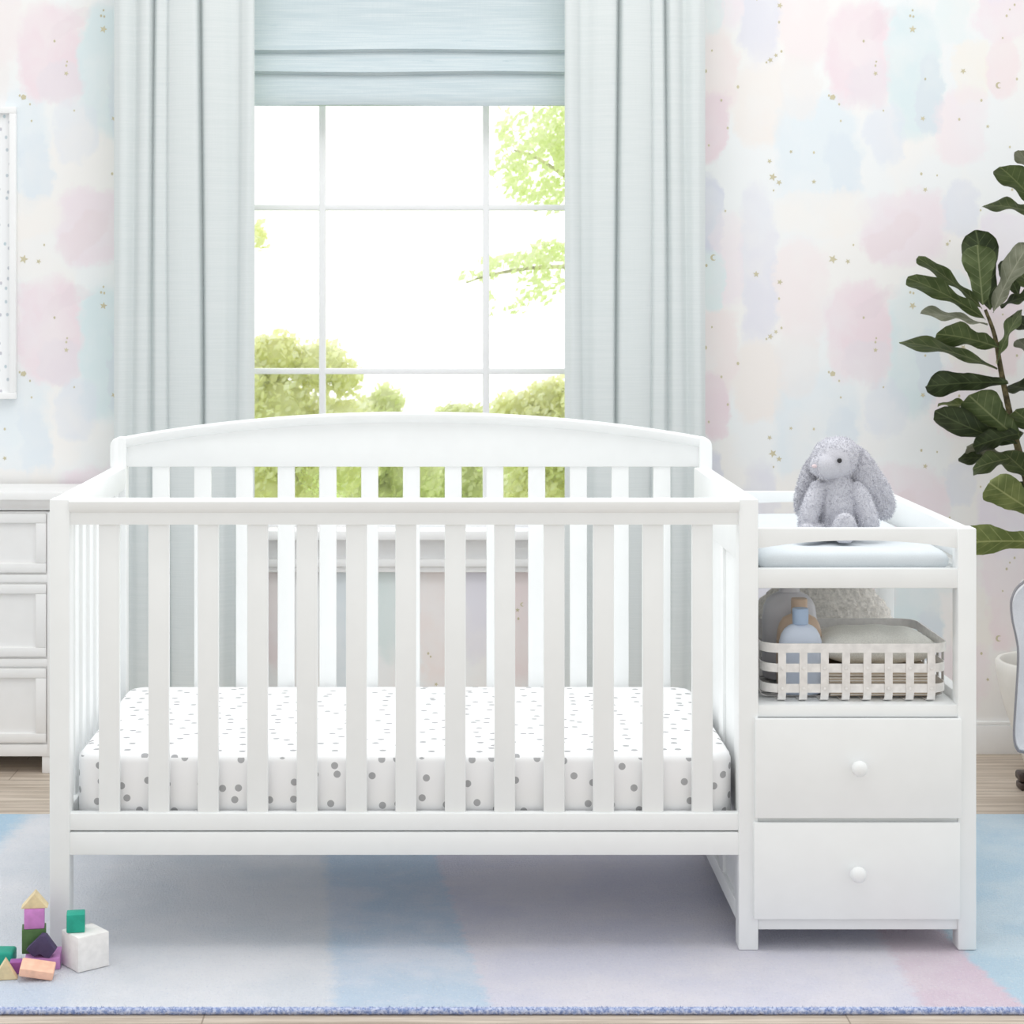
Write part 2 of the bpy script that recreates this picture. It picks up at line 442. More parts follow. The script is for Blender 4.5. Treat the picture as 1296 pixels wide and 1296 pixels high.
def fused(bm, voxel, smooth_it=4):
    """union of overlapping closed shapes as one continuous surface"""
    me = bpy.data.meshes.new('tmp'); bm.to_mesh(me); bm.free()
    o = bpy.data.objects.new('tmp', me); COL.objects.link(o)
    m = o.modifiers.new('r', 'REMESH'); m.mode = 'VOXEL'; m.voxel_size = voxel
    s = o.modifiers.new('s', 'SMOOTH'); s.factor = 0.5; s.iterations = smooth_it
    dg = bpy.context.evaluated_depsgraph_get(); ev = o.evaluated_get(dg)
    out = bmesh.new(); out.from_mesh(ev.to_mesh()); ev.to_mesh_clear()
    bpy.data.objects.remove(o); bpy.data.meshes.remove(me)
    return out
def fur(bm, n, length, width, droop=0.3, keep=None):
    faces = [f for f in bm.faces]; areas = [f.calc_area() for f in faces]
    bm.normal_update()
    picks = R.choices(faces, weights=areas, k=n)
    data = []
    for f in picks:
        a, b = R.random(), R.random()
        vs = [v.co for v in f.verts]
        p = vs[0].lerp(vs[1], a).lerp(vs[-1].lerp(vs[2 if len(vs) > 3 else -1], a), b)
        if keep and not keep(p): continue
        data.append((p.copy(), f.normal.copy()))
    for p, nrm in data:
        d = (nrm + Vector((R.uniform(-.6, .6), R.uniform(-.6, .6), R.uniform(-.6, .6) - droop))).normalized()
        s = d.cross(Vector((R.random(), R.random(), R.random()))).normalized() * width
        L = length * R.uniform(.6, 1.2)
        p = p - nrm * 0.0006
        v = [bm.verts.new(p - s), bm.verts.new(p + s), bm.verts.new(p + d * L)]
        bm.faces.new(v)
    return bm

# ------------------------------------------------------------------ setting
fx0, fx1 = -2.3, 2.8
struct('floor', mkbox(fx0, fx1, 0.6, WALL + 0.02, FL - 0.05, FL, bev=0), 'floor', smooth=0)
# wall with the window opening
wx0, wx1 = X(201, WALL), X(822, WALL)
wz0, wz1 = Z(668, WALL), 2.28
WT = 0.14
bm = bmesh.new()
def wallquad(x0, x1, z0, z1):
    box(bm, x0, x1, WALL, WALL + WT, z0, z1, bev=0)
wallquad(fx0, wx0, FL - .05, 2.75); wallquad(wx1, fx1, FL - .05, 2.75)
wallquad(wx0, wx1, FL - .05, wz0); wallquad(wx0, wx1, wz1, 2.75)
# printed gold stars, moons and dots
STARS = [(1155, 37, 5, 's'), (1054, 123, 4, 'c'), (1049, 121, 2.4, 'd'), (978, 224, 5.5, 's'), (986, 231, 4, 's'), (979, 241, 2, 'd'), (974, 204, 3.4, 's'),
         (1054, 328, 6, 's'), (1073, 331, 3.6, 's'), (1219, 90, 4, 's'), (1264, 108, 4, 'm'), (1287, 100, 2.6, 'd'), (1108, 93, 3.4, 's'), (1108, 83, 2.4, 'd'),
         (1109, 78, 2, 'd'), (1171, 240, 3.4, 's'), (1166, 220, 2.8, 'd'), (1186, 222, 2, 'd'), (903, 326, 4, 'm'), (894, 336, 3, 'd'), (957, 347, 4.4, 's'), 
         (987, 7, 4, 's'), (986, 28, 2.6, 'd'), (1030, 230, 3.2, 's'), (1030, 193, 2.6, 'd'), (1001, 192, 2.6, 's'), (1093, 52, 2.6, 'd'), (1152, 20, 2.6, 'd'), (1155, 13, 2.2, 'd'),
         (893, 90, 3.6, 'd'), (934, 110, 3.2, 'd'), (913, 127, 2.6, 'd'), (901, 64, 2.2, 'd'), (921, 162, 2.6, 'd'), (897, 184, 2.4, 'd'), (918, 267, 2.2, 'd'),
         (975, 76, 4, 's'), (982, 70, 3, 's'), (989, 65, 2.6, 'd'), (970, 79, 2.2, 'd'), (1080, 310, 2.2, 'd'), (1168, 150, 3.6, 's'), (1171, 100, 2.4, 'd'), (1242, 127, 2.8, 'd'),
         (1214, 151, 2.8, 'd'), (1250, 160, 2.6, 's'), (1278, 186, 2.4, 'd'), (1274, 20, 2.6, 'd'), (1278, 12, 2, 'd'), (1284, 6, 2.4, 'd'), (1269, 48, 2, 'd'), (1281, 240, 2.6, 'd'),
         (1241, 266, 2.2, 'd'), (1199, 309, 3, 's'), (1202, 305, 2, 'd'), (1156, 371, 2.4, 'd'), (1064, 153, 2.2, 'd'), (1118, 140, 2, 'd'), (1062, 132, 2.2, 'd'),
         (397, 115, 2.6, 'd'), (542, 127, 2.6, 'd'), (545, 131, 2.2, 'd'), (552, 166, 2.8, 's'), (655, 72, 3, 's'), (661, 65, 2.6, 'm'), (656, 83, 2.6, 'd'), (480, 210, 4, 's'), (600, 240, 4, 's'), (720, 180, 4, 's'), (800, 60, 4, 's'), (380, 300, 3, 's')]
GY = WALL - 0.0006
def star_poly(cx, cz, r, kind, rot):
    if kind == 's': pts = [(cx + (r if i % 2 == 0 else r * .42) * math.sin(rot + PI * i / 5), cz + (r if i % 2 == 0 else r * .42) * math.cos(rot + PI * i / 5)) for i in range(10)]
    elif kind == 'm':
        pts = [(cx + r * math.cos(a), cz + r * math.sin(a)) for a in [PI * .25 + PI * 1.5 * i / 9 for i in range(10)]]
        pts += [(cx + r * .35 + r * .72 * math.cos(a), cz + r * .72 * math.sin(a)) for a in [PI * 1.62 - PI * 1.24 * i / 7 for i in range(8)]]
    elif kind == 'c': pts = [(cx + r * .9 * math.cos(2 * PI * i / 5 + rot) * (1 + .4 * (i % 2)), cz + r * .9 * math.sin(2 * PI * i / 5 + rot)) for i in range(5)]
    else: pts = [(cx + r * .55 * math.cos(2 * PI * i / 7), cz + r * .7 * math.sin(2 * PI * i / 7)) for i in range(7)]
    f = bm.faces.new([bm.verts.new((x, GY, z)) for x, z in pts]); f.material_index = 1
for (sx, sy, r, kd) in STARS:
    for i in (-2, -1, 0, 1):
        for j in range(-2, 5):
            x, z = X(sx + i * 1024, WALL), Z(sy + j * 350 - (0), WALL)
            if not (fx0 + .02 < x < fx1 - .02 and FL + .1 < z < 2.7): continue
            if wx0 - .02 < x < wx1 + .02 and wz0 - .05 < z < wz1 + .02: continue
            star_poly(x, z, r / WS, kd, R.uniform(0, 1))
wall = struct('wall_back', bm, ['wallpaper', 'gold'], smooth=0)
bm = bmesh.new()
box(bm, fx0, fx1, WALL - .014, WALL, FL, FL + .080, bev=0.001); box(bm, fx0, fx1, WALL - .010, WALL, FL + .080, FL + .091, bev=0.003)
struct('baseboard_back', bm, 'trim')
# window
win = bpy.data.objects.new('window_1', None); COL.objects.link(win)
wl = Vector(((wx0 + wx1) / 2, WALL + .05, wz0)); win.location = wl; win['kind'] = 'structure'; ROOTLOC['window_1'] = wl
WD = WALL + .055
bm = bmesh.new(); fw = .035
box(bm, wx0, wx0 + fw, WALL + .001, WALL + WT, wz0, wz1); box(bm, wx1 - fw, wx1, WALL + .001, WALL + WT, wz0, wz1)
box(bm, wx0, wx1, WALL + .001, WALL + WT, wz1 - fw, wz1); box(bm, wx0, wx1, WALL + .02, WALL + WT, wz0 - .004, wz0 + .008)
obj('window_frame', bm, 'sash', win)
for px in (407.8, 615.2):
    x = X(px, WD); obj('muntin', mkbox(x - .0092, x + .0092, WD, WD + .03, wz0, wz1, bev=.003), 'sash', win)
for py in (262.5, 470):
    z = Z(py, WD); obj('muntin', mkbox(wx0, wx1, WD + .001, WD + .029, z - .0082, z + .0082, bev=.003), 'sash', win)
obj('pane', mkbox(wx0 + .01, wx1 - .01, WD + .013, WD + .017, wz0, wz1 - .01, bev=0), 'glass', win, smooth=0)
sx0, sx1 = X(262, WALL), X(764, WALL)
bm = bmesh.new(); box(bm, sx0, sx1, WALL - .062, WALL + .03, wz0 - .028, wz0 - .001, bev=.004); obj('window_sill', bm, 'trim', win)
bm = bmesh.new()
box(bm, sx0 + .03, sx1 - .03, WALL - .018, WALL, Z(709, WALL), wz0 - .028, bev=.002)
box(bm, sx0 + .02, sx1 - .02, WALL - .030, WALL, Z(716, WALL), Z(706, WALL), bev=.004)
box(bm, sx0 + .025, sx1 - .025, WALL - .022, WALL, Z(723, WALL), Z(716, WALL), bev=.002)
obj('apron_moulding', bm, 'trim', win)

# ------------------------------------------------------------------ garden outside
lawn = struct('lawn', mkbox(-14, 14, WALL + .5, 24, -.75, -.7, bev=0), 'lawn', smooth=0)
def leafcloud(bm, blobs, d, size, n):
    tot = sum(b[2] * b[3] * (b[4] if len(b) > 4 else 1) for b in blobs)
    for b in blobs:
        dens = b[4] if len(b) > 4 else 1
        c = P(b[0], b[1], d); rx, rz = b[2] * d / F, b[3] * d / F; ry = (rx + rz) * .5
        for _ in range(int(n * b[2] * b[3] * dens / tot)):
            v = Vector((R.gauss(0, 1), R.gauss(0, 1), R.gauss(0, 1))).normalized() * (R.random() ** .45)
            p = c + Vector((v.x * rx, v.y * ry, v.z * rz))
            s = size * R.uniform(.6, 1.3)
            q = Vector((R.gauss(0, 1), R.gauss(0, 1), R.gauss(0, 1))).normalized()
            a = q.orthogonal().normalized(); e = q.cross(a)
            bm.faces.new([bm.verts.new(p + a * s), bm.verts.new(p + e * s * .55), bm.verts.new(p - a * s), bm.verts.new(p - e * s * .55)])
    return bm
def tree(name, d, blobs, size, n, mat, trunk, label, cat, group, core=0):
    t = thing(name, (X(trunk[0], d), d, -.7), label, cat, group)
    bm = leafcloud(bmesh.new(), blobs, d, size, n)
    if core:
        for b in blobs:
            q = bmesh.ops.create_icosphere(bm, subdivisions=3, radius=1.0); c = P(b[0], b[1], d)
            for v in q['verts']:
                w = 1 + .25 * noise.noise(v.co * 3 + c * 5)
                v.co = c + Vector((v.co.x * b[2] * core * w * d / F, v.co.y * (b[2] + b[3]) * .5 * core * w * d / F, v.co.z * b[3] * core * w * d / F))
    obj('foliage', bm, mat, t, smooth=-1)
    for tr in trunk[1]:
        pts = [P(px, py, d) for px, py in tr]
        if tr is trunk[1][0]: pts[0].z = -.7
        n_ = len(pts)
        r0 = trunk[2]
        obj('trunk' if tr is trunk[1][0] else 'branch', tube(bmesh.new(), catmull(pts, 4), [r0 * (1 - .75 * i / ((n_ - 1) * 4)) * (1 if tr is trunk[1][0] else .2) for i in range((n_ - 1) * 4 + 1)], 8), 'bark_out', t)
tree('leafy_tree', 11.0, [(690, 180, 55, 55), (650, 215, 30, 35), (690, 245, 45, 25), (605, 350, 34, 9, .8), (650, 332, 50, 13, .9), (690, 350, 40, 42, .6),
                          (618, 378, 9, 26, .5), (655, 390, 18, 12, .6), (700, 318, 40, 16), (790, 220, 90, 140, .8), (730, 160, 50, 60), (640, 160, 16, 30, .6)],
     .026, 4000, 'fol_pale', (860, [[(860, 900), (850, 600), (820, 380), (780, 220), (740, 150)], [(830, 400), (760, 345), (690, 338), (620, 348), (590, 358)], [(800, 280), (740, 240), (680, 200), (650, 190)]], .09),
     'pale green leafy tree hanging in from the right outside the window', 'tree', 'garden trees outside')
tree('leafy_tree', 12.0, [(328, 292, 12, 14, .7), (333, 305, 10, 16, .5), (300, 300, 26, 30), (255, 280, 50, 80)],
     .034, 900, 'fol_yellow', (220, [[(220, 900), (225, 600), (240, 400), (262, 250)], [(240, 400), (280, 330), (318, 296)]], .08),
     'tree with a small leafy twig at the left edge of the window', 'tree', 'garden trees outside')
def bush(d, blobs, n, mat, label, core=.72, size=.03):
    cx = sum(b[0] for b in blobs) / len(blobs)
    tree('garden_shrub', d, blobs, size, n, mat, (cx, [[(cx, 900), (cx + 3, 700), (cx, 560)]], .05), label, 'shrub', 'garden shrubs outside', core)
bush(12.5, [(350, 452, 42, 36), (405, 462, 40, 34), (435, 478, 26, 24), (350, 540, 70, 80), (430, 560, 60, 70), (300, 500, 60, 90), (340, 640, 70, 60)], 9000, 'fol_yellow',
     'tall yellow green shrub behind the left panes of the window')
bush(13.2, [(488, 512, 24, 26), (470, 560, 50, 60), (520, 600, 40, 58), (480, 650, 60, 50)], 5000, 'fol_green', 'rounded green shrub behind the middle of the window', .8)
bush(13.8, [(575, 530, 28, 22), (600, 548, 45, 40), (560, 610, 50, 60), (620, 640, 60, 50)], 4800, 'fol_green', 'low green shrub below the right muntin of the window', .8)
bush(12.8, [(650, 520, 34, 26), (695, 505, 34, 28), (680, 560, 60, 60), (740, 540, 60, 80), (690, 640, 60, 50)], 6500, 'fol_yellow', 'yellow green shrub behind the lower right panes')

# ------------------------------------------------------------------ curtains and roman shade
PROF = [(145, 0), (150, -.014), (158, -.010), (168, .008), (178, -.010), (187, -.014), (190.5, .003), (194, .026), (197.5, .003), (201, -.012), (210, -.008), (214, .006), (217.5, -.010),
        (226, -.018), (240, -.017), (249.5, -.014), (252.5, .003), (255, .017), (257.5, .003), (261, -.014), (275, -.018), (283, -.012), (291, .010), (299, .012), (305, -.008), (314, -.016), (322, -.004)]
def curtain(mirror, label):
    D = 5.475
    prof = catmull([Vector((p, q, 0)) for p, q in PROF], 5)
    bm = bmesh.new(); rings = []
    nz = 26; ztop, zbot = 2.34, FL + .006
    for j in range(nz + 1):
        z = ztop + (zbot - ztop) * j / nz; t = j / nz
        ring = []
        for q in prof:
            px = q.x + 2.6 * math.sin(t * 4.2 + q.x * .045) * (0 if q.x < 147 or q.x > 320 else 1)
            dep = q.y * (0.8 + .3 * math.sin(t * 2.2 + q.x * .08))
            if mirror: px = 1037 - px
            ring.append((X(px, D), D + dep, z))
        rings.append(ring)
    loft(bm, rings, cap=False, closed=False)
    if mirror: bmesh.ops.reverse_faces(bm, faces=bm.faces)
    bmesh.ops.recalc_face_normals(bm, faces=bm.faces)
    bmesh.ops.solidify(bm, geom=bm.faces[:], thickness=0.0016)
    c = X(233 if not mirror else 804, D)
    return solid('curtain', bm, 'curtain', label, 'curtain', (c, D, FL), 'linen curtains', smooth=70)
curtain(False, 'pale grey blue pleated curtain on the left side of the window')
curtain(True, 'pale grey blue pleated curtain on the right side of the window')
bm = bmesh.new()
SD = 5.585
sp = [(-120, 0), (20, -.001), (44, -.006), (58, -.016), (63.5, -.019), (65.5, -.010), (66.5, -.003), (74, -.008), (86, -.017), (91.5, -.020), (94, -.010), (95, -.003), (104, -.008), (120, -.014), (131, -.014), (134, -.011)]
pts = [(SD + q, Z(p, SD)) for p, q in sp]
ring = pts + [(SD + .004, pts[-1][1]), (SD + .006, pts[0][1])]
A, B = X(302, SD), X(735, SD); nx = 40; rings = []
for i in range(nx + 1):
    x = A + (B - A) * i / nx
    rings.append([(x, y, z + .0016 * math.sin(x * 9 + z * 30) * (1 if k < len(pts) else 0)) for k, (y, z) in enumerate(ring)])
loft(bm, rings)
solid('roman_shade', bm, 'shade', 'blue grey linen roman shade with two folds covering the window top', 'blind', ((A + B) / 2, SD, Z(134, SD)), smooth=50)

# ------------------------------------------------------------------ picture on the wall
fr = thing('framed_print', (X(-70, WALL), WALL - .01, Z(505, WALL)), 'white framed print with rows of tiny dots on the wall at the left edge', 'picture')
fx_1, fx_0 = X(20, WALL - .02), X(-165, WALL - .02); fz1, fz0 = Z(135, WALL - .02), Z(505, WALL - .02); b = .0185
bm = bmesh.new()
box(bm, fx_0, fx_1, WALL - .022, WALL - .001, fz1 - b, fz1, bev=.001); box(bm, fx_0, fx_1, WALL - .022, WALL - .001, fz0, fz0 + b, bev=.001)
box(bm, fx_0, fx_0 + b, WALL - .0218, WALL - .001, fz0 + b, fz1 - b, bev=.001); box(bm, fx_1 - b, fx_1, WALL - .0218, WALL - .001, fz0 + b, fz1 - b, bev=.001)
obj('frame', bm, 'trim', fr)
obj('print', mkbox(fx_0 + b, fx_1 - b, WALL - .008, WALL - .002, fz0 + b, fz1 - b, bev=0), 'print', fr, smooth=0)

# ------------------------------------------------------------------ rug
RY0, RY1, RX0, RX1 = 3.588, 4.921, -1.72, 1.95
rug = thing('area_rug', (0.1, (RY0 + RY1) / 2, FL), 'soft pastel rug with blue, lavender and pink bands under the crib', 'rug')
bm = bmesh.new(); nx, ny = 150, 60
vs = [[bm.verts.new((RX0 + (RX1 - RX0) * i / nx, RY0 + (RY1 - RY0) * j / ny, -.0006 * R.random())) for i in range(nx + 1)] for j in range(ny + 1)]
for j in range(ny):
    for i in range(nx): bm.faces.new((vs[j][i], vs[j][i + 1], vs[j + 1][i + 1], vs[j + 1][i]))
geo = bmesh.ops.extrude_face_region(bm, geom=bm.faces[:])
for v in [g for g in geo['geom'] if isinstance(g, bmesh.types.BMVert)]: v.co.z = FL + .0004
obj('pile', bm, 'rug', rug, smooth=60, local=False)

bm = bmesh.new(); nn = 900; rings = []
for i in range(nn + 1):
    x = RX0 + (RX1 - RX0) * i / nn
    k = 1 + .16 * noise.noise(Vector((x * 90, 0, 0))) + .12 * noise.noise(Vector((x * 260, 3, 0)))
    ring = []
    for a in range(9):
        an = PI * .5 + PI * a / 8
        kk = k + .15 * noise.noise(Vector((x * 200, a * .9, 7)))
        ring.append((x, RY0 + .001 + .008 * math.cos(an) * kk, FL / 2 + .0004 + (.0066 * kk) * math.sin(an) - .0002))
    rings.append(ring)
for r in rings:
    for q in range(len(r)): r[q] = (r[q][0], r[q][1], max(r[q][2], FL + .0003))
loft(bm, rings)
fur(bm, 9000, .0045, .0009, -.2, keep=lambda p: p.x > -.95 and p.x < 1.3 and p.z > FL + .002 and p.y < RY0)
obj('binding', bm, 'bind', rug, smooth=60)

# ------------------------------------------------------------------ crib with changing table
D0, DB = 3.90, 4.629
crib = thing('crib', (X(510, D0), 4.27, 0), 'white slatted baby crib with arched headboard and attached changing table', 'crib')
cb = lambda name, bm, mat='white', par=None: obj(name, bm, mat, par or crib)
pxs = (62, 88)
zr = Z(632, D0)
def post(x0, x1, y0, y1, z1, bev=.003): cb('post', mkbox(x0, x1, y0, y1, .0, z1, bev=bev))
xl0, xl1 = X(62.5, D0), X(88, D0)
xr0, xr1 = X(935, D0), X(960, D0)
xc0, xc1 = X(1212.5, D0), X(1236, D0)
post(xl0, xl1, D0, D0 + .045, zr); post(xr0, xr1, D0, D0 + .045, zr)
zc = Z(668.5, D0)
post(xc0, xc1, D0, D0 + .045, zc); post(xc0, xc1, DB - .02, DB + .025, zc)
# back posts with a rounded outer shoulder
def backpost(x0, x1, side):
    zt = Z(553, DB); r = .020; pts = [(x0, 0), (x1, 0)]
    arc = [(math.cos(a) * r, math.sin(a) * r) for a in [PI / 2 * i / 6 for i in range(7)]]
    if side > 0: pts += [(x1 - r + a, zt - r + c) for a, c in arc] + [(x0, zt)]
    else: pts += [(x1, zt)] + [(x0 + r - a, zt - r + c) for a, c in reversed(arc)]
    cb('post', prism(bmesh.new(), pts, 'y', DB - .018, DB + .027, bev=.003))
bl0, bl1, br0, br1 = X(141, DB), X(161, DB), X(884, DB), X(900, DB)
backpost(bl0, bl1, -1); backpost(br0, br1, 1)
# front top rail: bullnose cap over a flat board
bm = bmesh.new()
ins = D0 + .006
prof = [(ins, Z(664.5, D0)), (ins, Z(652, D0)), (ins + .001, Z(649.5, D0)), (ins - .006, Z(646.5, D0)), (ins - .009, Z(643, D0)), (ins - .009, Z(635, D0)), (ins - .0065, Z(632.8, D0)), (ins - .003, zr),
        (ins + .026, zr), (ins + .030, zr - .004), (ins + .030, Z(646, D0)), (ins + .024, Z(650, D0)), (ins + .024, Z(664.5, D0))]
prism(bm, prof, 'x', xl1 - .001, xr0 + .001)
cb('top_rail', bm)
for i in range(13):
    c = X(137 + 62.75 * i, D0); cb('slat', mkbox(c - .0205, c + .0205, D0 + .010, D0 + .024, Z(1034, D0), Z(660, D0)))
cb('bottom_rail', mkbox(xl1 - .001, xr0 + .001, D0 + .004, D0 + .028, Z(1052, D0), Z(1030, D0)))
cb('apron', mkbox(xl1 - .001, xr0 + .001, D0 + .003, D0 + .023, Z(1083, D0), Z(1054, D0)))
# headboard
hx0, hx1 = bl1 - .001, br0 + .001
def archz(x, top0, top1):
    t = (x - (hx0 + hx1) / 2) / ((hx1 - hx0) / 2); return top0 + (top1 - top0) * (1 - abs(t) ** 2.1)
za, zb = Z(552, DB), Z(521.5, DB)
N = 48
xs = [hx0 + (hx1 - hx0) * i / N for i in range(N + 1)]
pts = [(hx0, Z(590.6, DB)), (hx1, Z(590.6, DB))] + [(x, archz(x, za, zb) - .004) for x in reversed(xs)]
cb('headboard', prism(bmesh.new(), pts, 'y', DB - .004, DB + .014, bev=.002))
rings = []
prf = [(-.014, 0), (-.017, -.004), (-.017, -.013), (-.014, -.018), (-.009, -.022), (-.004, -.025), (.014, -.025), (.017, -.004), (.014, 0)]
for x in xs: rings.append([(x, DB + a, archz(x, za, zb) + c) for a, c in prf])
cb('arched_rail', loft(bmesh.new(), rings))
for i in range(13):
    c = X(203.5 + 52.87 * i, DB); cb('slat', mkbox(c - .0197, c + .0197, DB - .001, DB + .012, .22, Z(588, DB)))
cb('bottom_rail', mkbox(hx0, hx1, DB - .004, DB + .018, .185, .262))
# left side: rails and slats
lxm = xl0 + .018
sy0, sy1 = D0 + .044, DB - .017
cb('side_rail', mkbox(xl0 + .003, xl1 - .004, sy0, sy1, zr - .052, zr))
cb('side_rail', mkbox(xl0 + .006, xl1 - .008, sy0, sy1, .19, .266))
for i in range(8):
    c = sy0 + (sy1 - sy0) * (i + .5) / 8; cb('slat', mkbox(lxm - .008, lxm + .006, c - .020, c + .020, .25, zr - .045))
# right side: framed end panel reaching almost to the rug
ex0, ex1 = X(936.5, D0), X(936.5, D0) + .026
ep = cb('end_panel', mkbox(ex0 + .009, ex1 - .006, sy0, sy1, .05, zr - .03))
for nm, a in dict(rail_top=(sy0, sy1, zr - .125, zr), rail_bottom=(sy0, sy1, .042, .078)).items():
    cb('panel_rail', mkbox(ex0, ex1, a[0], a[1], a[2], a[3], bev=.003), par=ep)
for a, c in ((sy0, sy0 + .05), (4.155, 4.215), (sy1 - .05, sy1)):
    cb('panel_stile', mkbox(ex0 + .002, ex1 - .001, a, c, .07, zr - .12, bev=.003), par=ep)
# mattress support
cb('mattress_support', mkbox(xl1, ex0 - .002, D0 + .03, DB - .004, .225, .240))
# changing table
g0, g1 = xr1 - .001, xc0 + .001
def guard(y0, y1):
    n = 30; xs = [g0 + (g1 - g0) * i / n for i in range(n + 1)]
    e, m = Z(695, D0), Z(684.5, D0)
    pts = [(x, e + (m - e) * (1 - abs(2 * (x - g0) / (g1 - g0) - 1) ** 2.2)) for x in xs] + [(g1, zc - .001), (g0, zc - .001)]
    cb('guard_rail', prism(bmesh.new(), pts, 'y', y0, y1, bev=.002))
guard(D0 + .006, D0 + .026); guard(DB - .006, DB + .014)
cb('guard_rail', mkbox(xc0 + .004, xc1 - .006, sy0, sy1, zc - .062, zc - .001))
cb('guard_rail', mkbox(ex1 + .0005, ex1 + .0125, sy0, sy1, .70, zr - .002))
cb('table_rail', mkbox(g0, g1, D0 + .004, D0 + .024, Z(745, D0), Z(720, D0)))
cb('table_rail', mkbox(g0, g1, DB - .004, DB + .014, Z(745, D0), Z(720, D0)))
cb('table_rail', mkbox(xc0 + .006, xc1 - .008, sy0, sy1, Z(745, D0), Z(720, D0)))
cb('changing_top', mkbox(ex1 + .013, xc0 + .006, D0 + .024, DB - .004, Z(737, D0), Z(724, D0)))
zs = Z(893, D0)
cb('shelf', mkbox(ex1 + .001, xc0 + .004, D0 + .004, DB - .004, Z(908.5, D0), zs, bev=.0015))
cb('side_panel', mkbox(xc0 + .006, xc1 - .006, sy0, sy1, .045, zs + .018, bev=.002))
cb('back_panel', mkbox(ex1 + .001, xc0 + .006, DB - .004, DB + .008, .045, zs))
cb('plinth_rail', mkbox(g0, g1, D0 + .006, D0 + .024, Z(1178, D0), Z(1160, D0)))
cb('drawer_divider', mkbox(g0, g1, D0 + .004, D0 + .02, Z(1050, D0), Z(1030, D0)))
DF = D0 - .012
for (x0, x1, y0, y1, kx, ky) in ((956, 1217.5, 910, 1036, 1087.5, 972.5), (954.5, 1215.5, 1041.5, 1164, 1086, 1106.5)):
    bm = bmesh.new(); box(bm, X(x0, DF), X(x1, DF), DF, D0 + .002, Z(y1, DF), Z(y0, DF), bev=.0025)
    box(bm, g0 + .01, g1 - .01, D0 + .002, 4.52, Z(y1, D0) + .02, Z(y0, D0) - .03, bev=0)
    dr = cb('drawer', bm)
    bm = bmesh.new(); r = .0158
    lathe(bm, (0, 0, 0), [(.006, 0), (.0075, .001), (.0065, .004), (.0062, .010), (.010, .013), (.0146, .018), (r, .024), (.0142, .030), (.009, .0345), (.003, .036)], 28)
    bmesh.ops.rotate(bm, verts=bm.verts, cent=(0, 0, 0), matrix=Matrix.Rotation(PI / 2, 3, 'X'))
    bmesh.ops.translate(bm, verts=bm.verts, vec=(X(kx, DF - .02), DF, Z(ky, DF - .02)))
    cb('knob', bm, par=dr)

# ------------------------------------------------------------------ mattress with dotted sheet
mx0, mx1, my0, my1, mz0, mz1 = xl1 + .004, ex0 - .006, D0 + .034, DB - .006, .241, .374
def rrect(x0, x1, y0, y1, r, n=7):
    out = []
    for cx, cy, a0 in ((x1 - r, y1 - r, 0), (x0 + r, y1 - r, PI / 2), (x0 + r, y0 + r, PI), (x1 - r, y0 + r, 1.5 * PI)):
        for i in range(n): a = a0 + PI / 2 * i / (n - 1); out.append((cx + r * math.cos(a), cy + r * math.sin(a)))
    return out
bm = bmesh.new(); rings = []
er = .016
hs = [(.004, mz0), (0, mz0 + .004), (0, mz1 - er)] + [(er * (1 - math.cos(a)), mz1 - er + er * math.sin(a)) for a in [PI / 2 * i / 5 for i in range(1, 6)]] + [(er + .03, mz1 + .001), (er + .1, mz1 + .003)]
for ins_, z in hs: rings.append([(x, y, z) for x, y in rrect(mx0 + ins_, mx1 - ins_, my0 + ins_, my1 - ins_, max(.05 - ins_, .012))])
loft(bm, rings)
bmesh.ops.recalc_face_normals(bm, faces=bm.faces); bm.normal_update()
uvl = bm.loops.layers.uv.new('UVMap')
for f in bm.faces:
    n = f.normal
    for l in f.loops:
        x, y, z = l.vert.co
        if n.z > .6: l[uvl].uv = (x, y)
        elif abs(n.y) > abs(n.x): l[uvl].uv = (x, (my0 - (mz1 - z)) if n.y < 0 else (my1 + mz1 - z))
        else: l[uvl].uv = ((mx0 - (mz1 - z)) if n.x < 0 else (mx1 + mz1 - z), y)
solid('crib_mattress', bm, 'sheet', 'crib mattress in a white fitted sheet with grey polka dots', 'mattress', ((mx0 + mx1) / 2, (my0 + my1) / 2, mz0), smooth=50)

# ------------------------------------------------------------------ changing pad
pz0 = Z(724, D0) + .0005; bm = bmesh.new(); rings = []
qx0, qx1, qy0, qy1 = ex1 + .018, xc0 - .003, D0 + .03, DB - .012
for ins_, dz in ((.008, 0), (.002, .006), (0, .016), (.004, .026), (.014, .034), (.03, .038), (.06, .037), (.1, .034), (.14, .032)):
    rings.append([(x, y, pz0 + dz + .0012 * math.sin(x * 40 + y * 17)) for x, y in rrect(qx0 + ins_, qx1 - ins_, qy0 + ins_, qy1 - ins_, max(.03 - ins_ * .2, .01))])
loft(bm, rings)
for v in bm.verts:
    if v.co.z < pz0: v.co.z = pz0
solid('changing_pad', bm, 'pad', 'pale blue white changing pad lying on top of the changing table', 'pad', ((qx0 + qx1) / 2, (qy0 + qy1) / 2, pz0), smooth=60)
PADZ = pz0 + .034

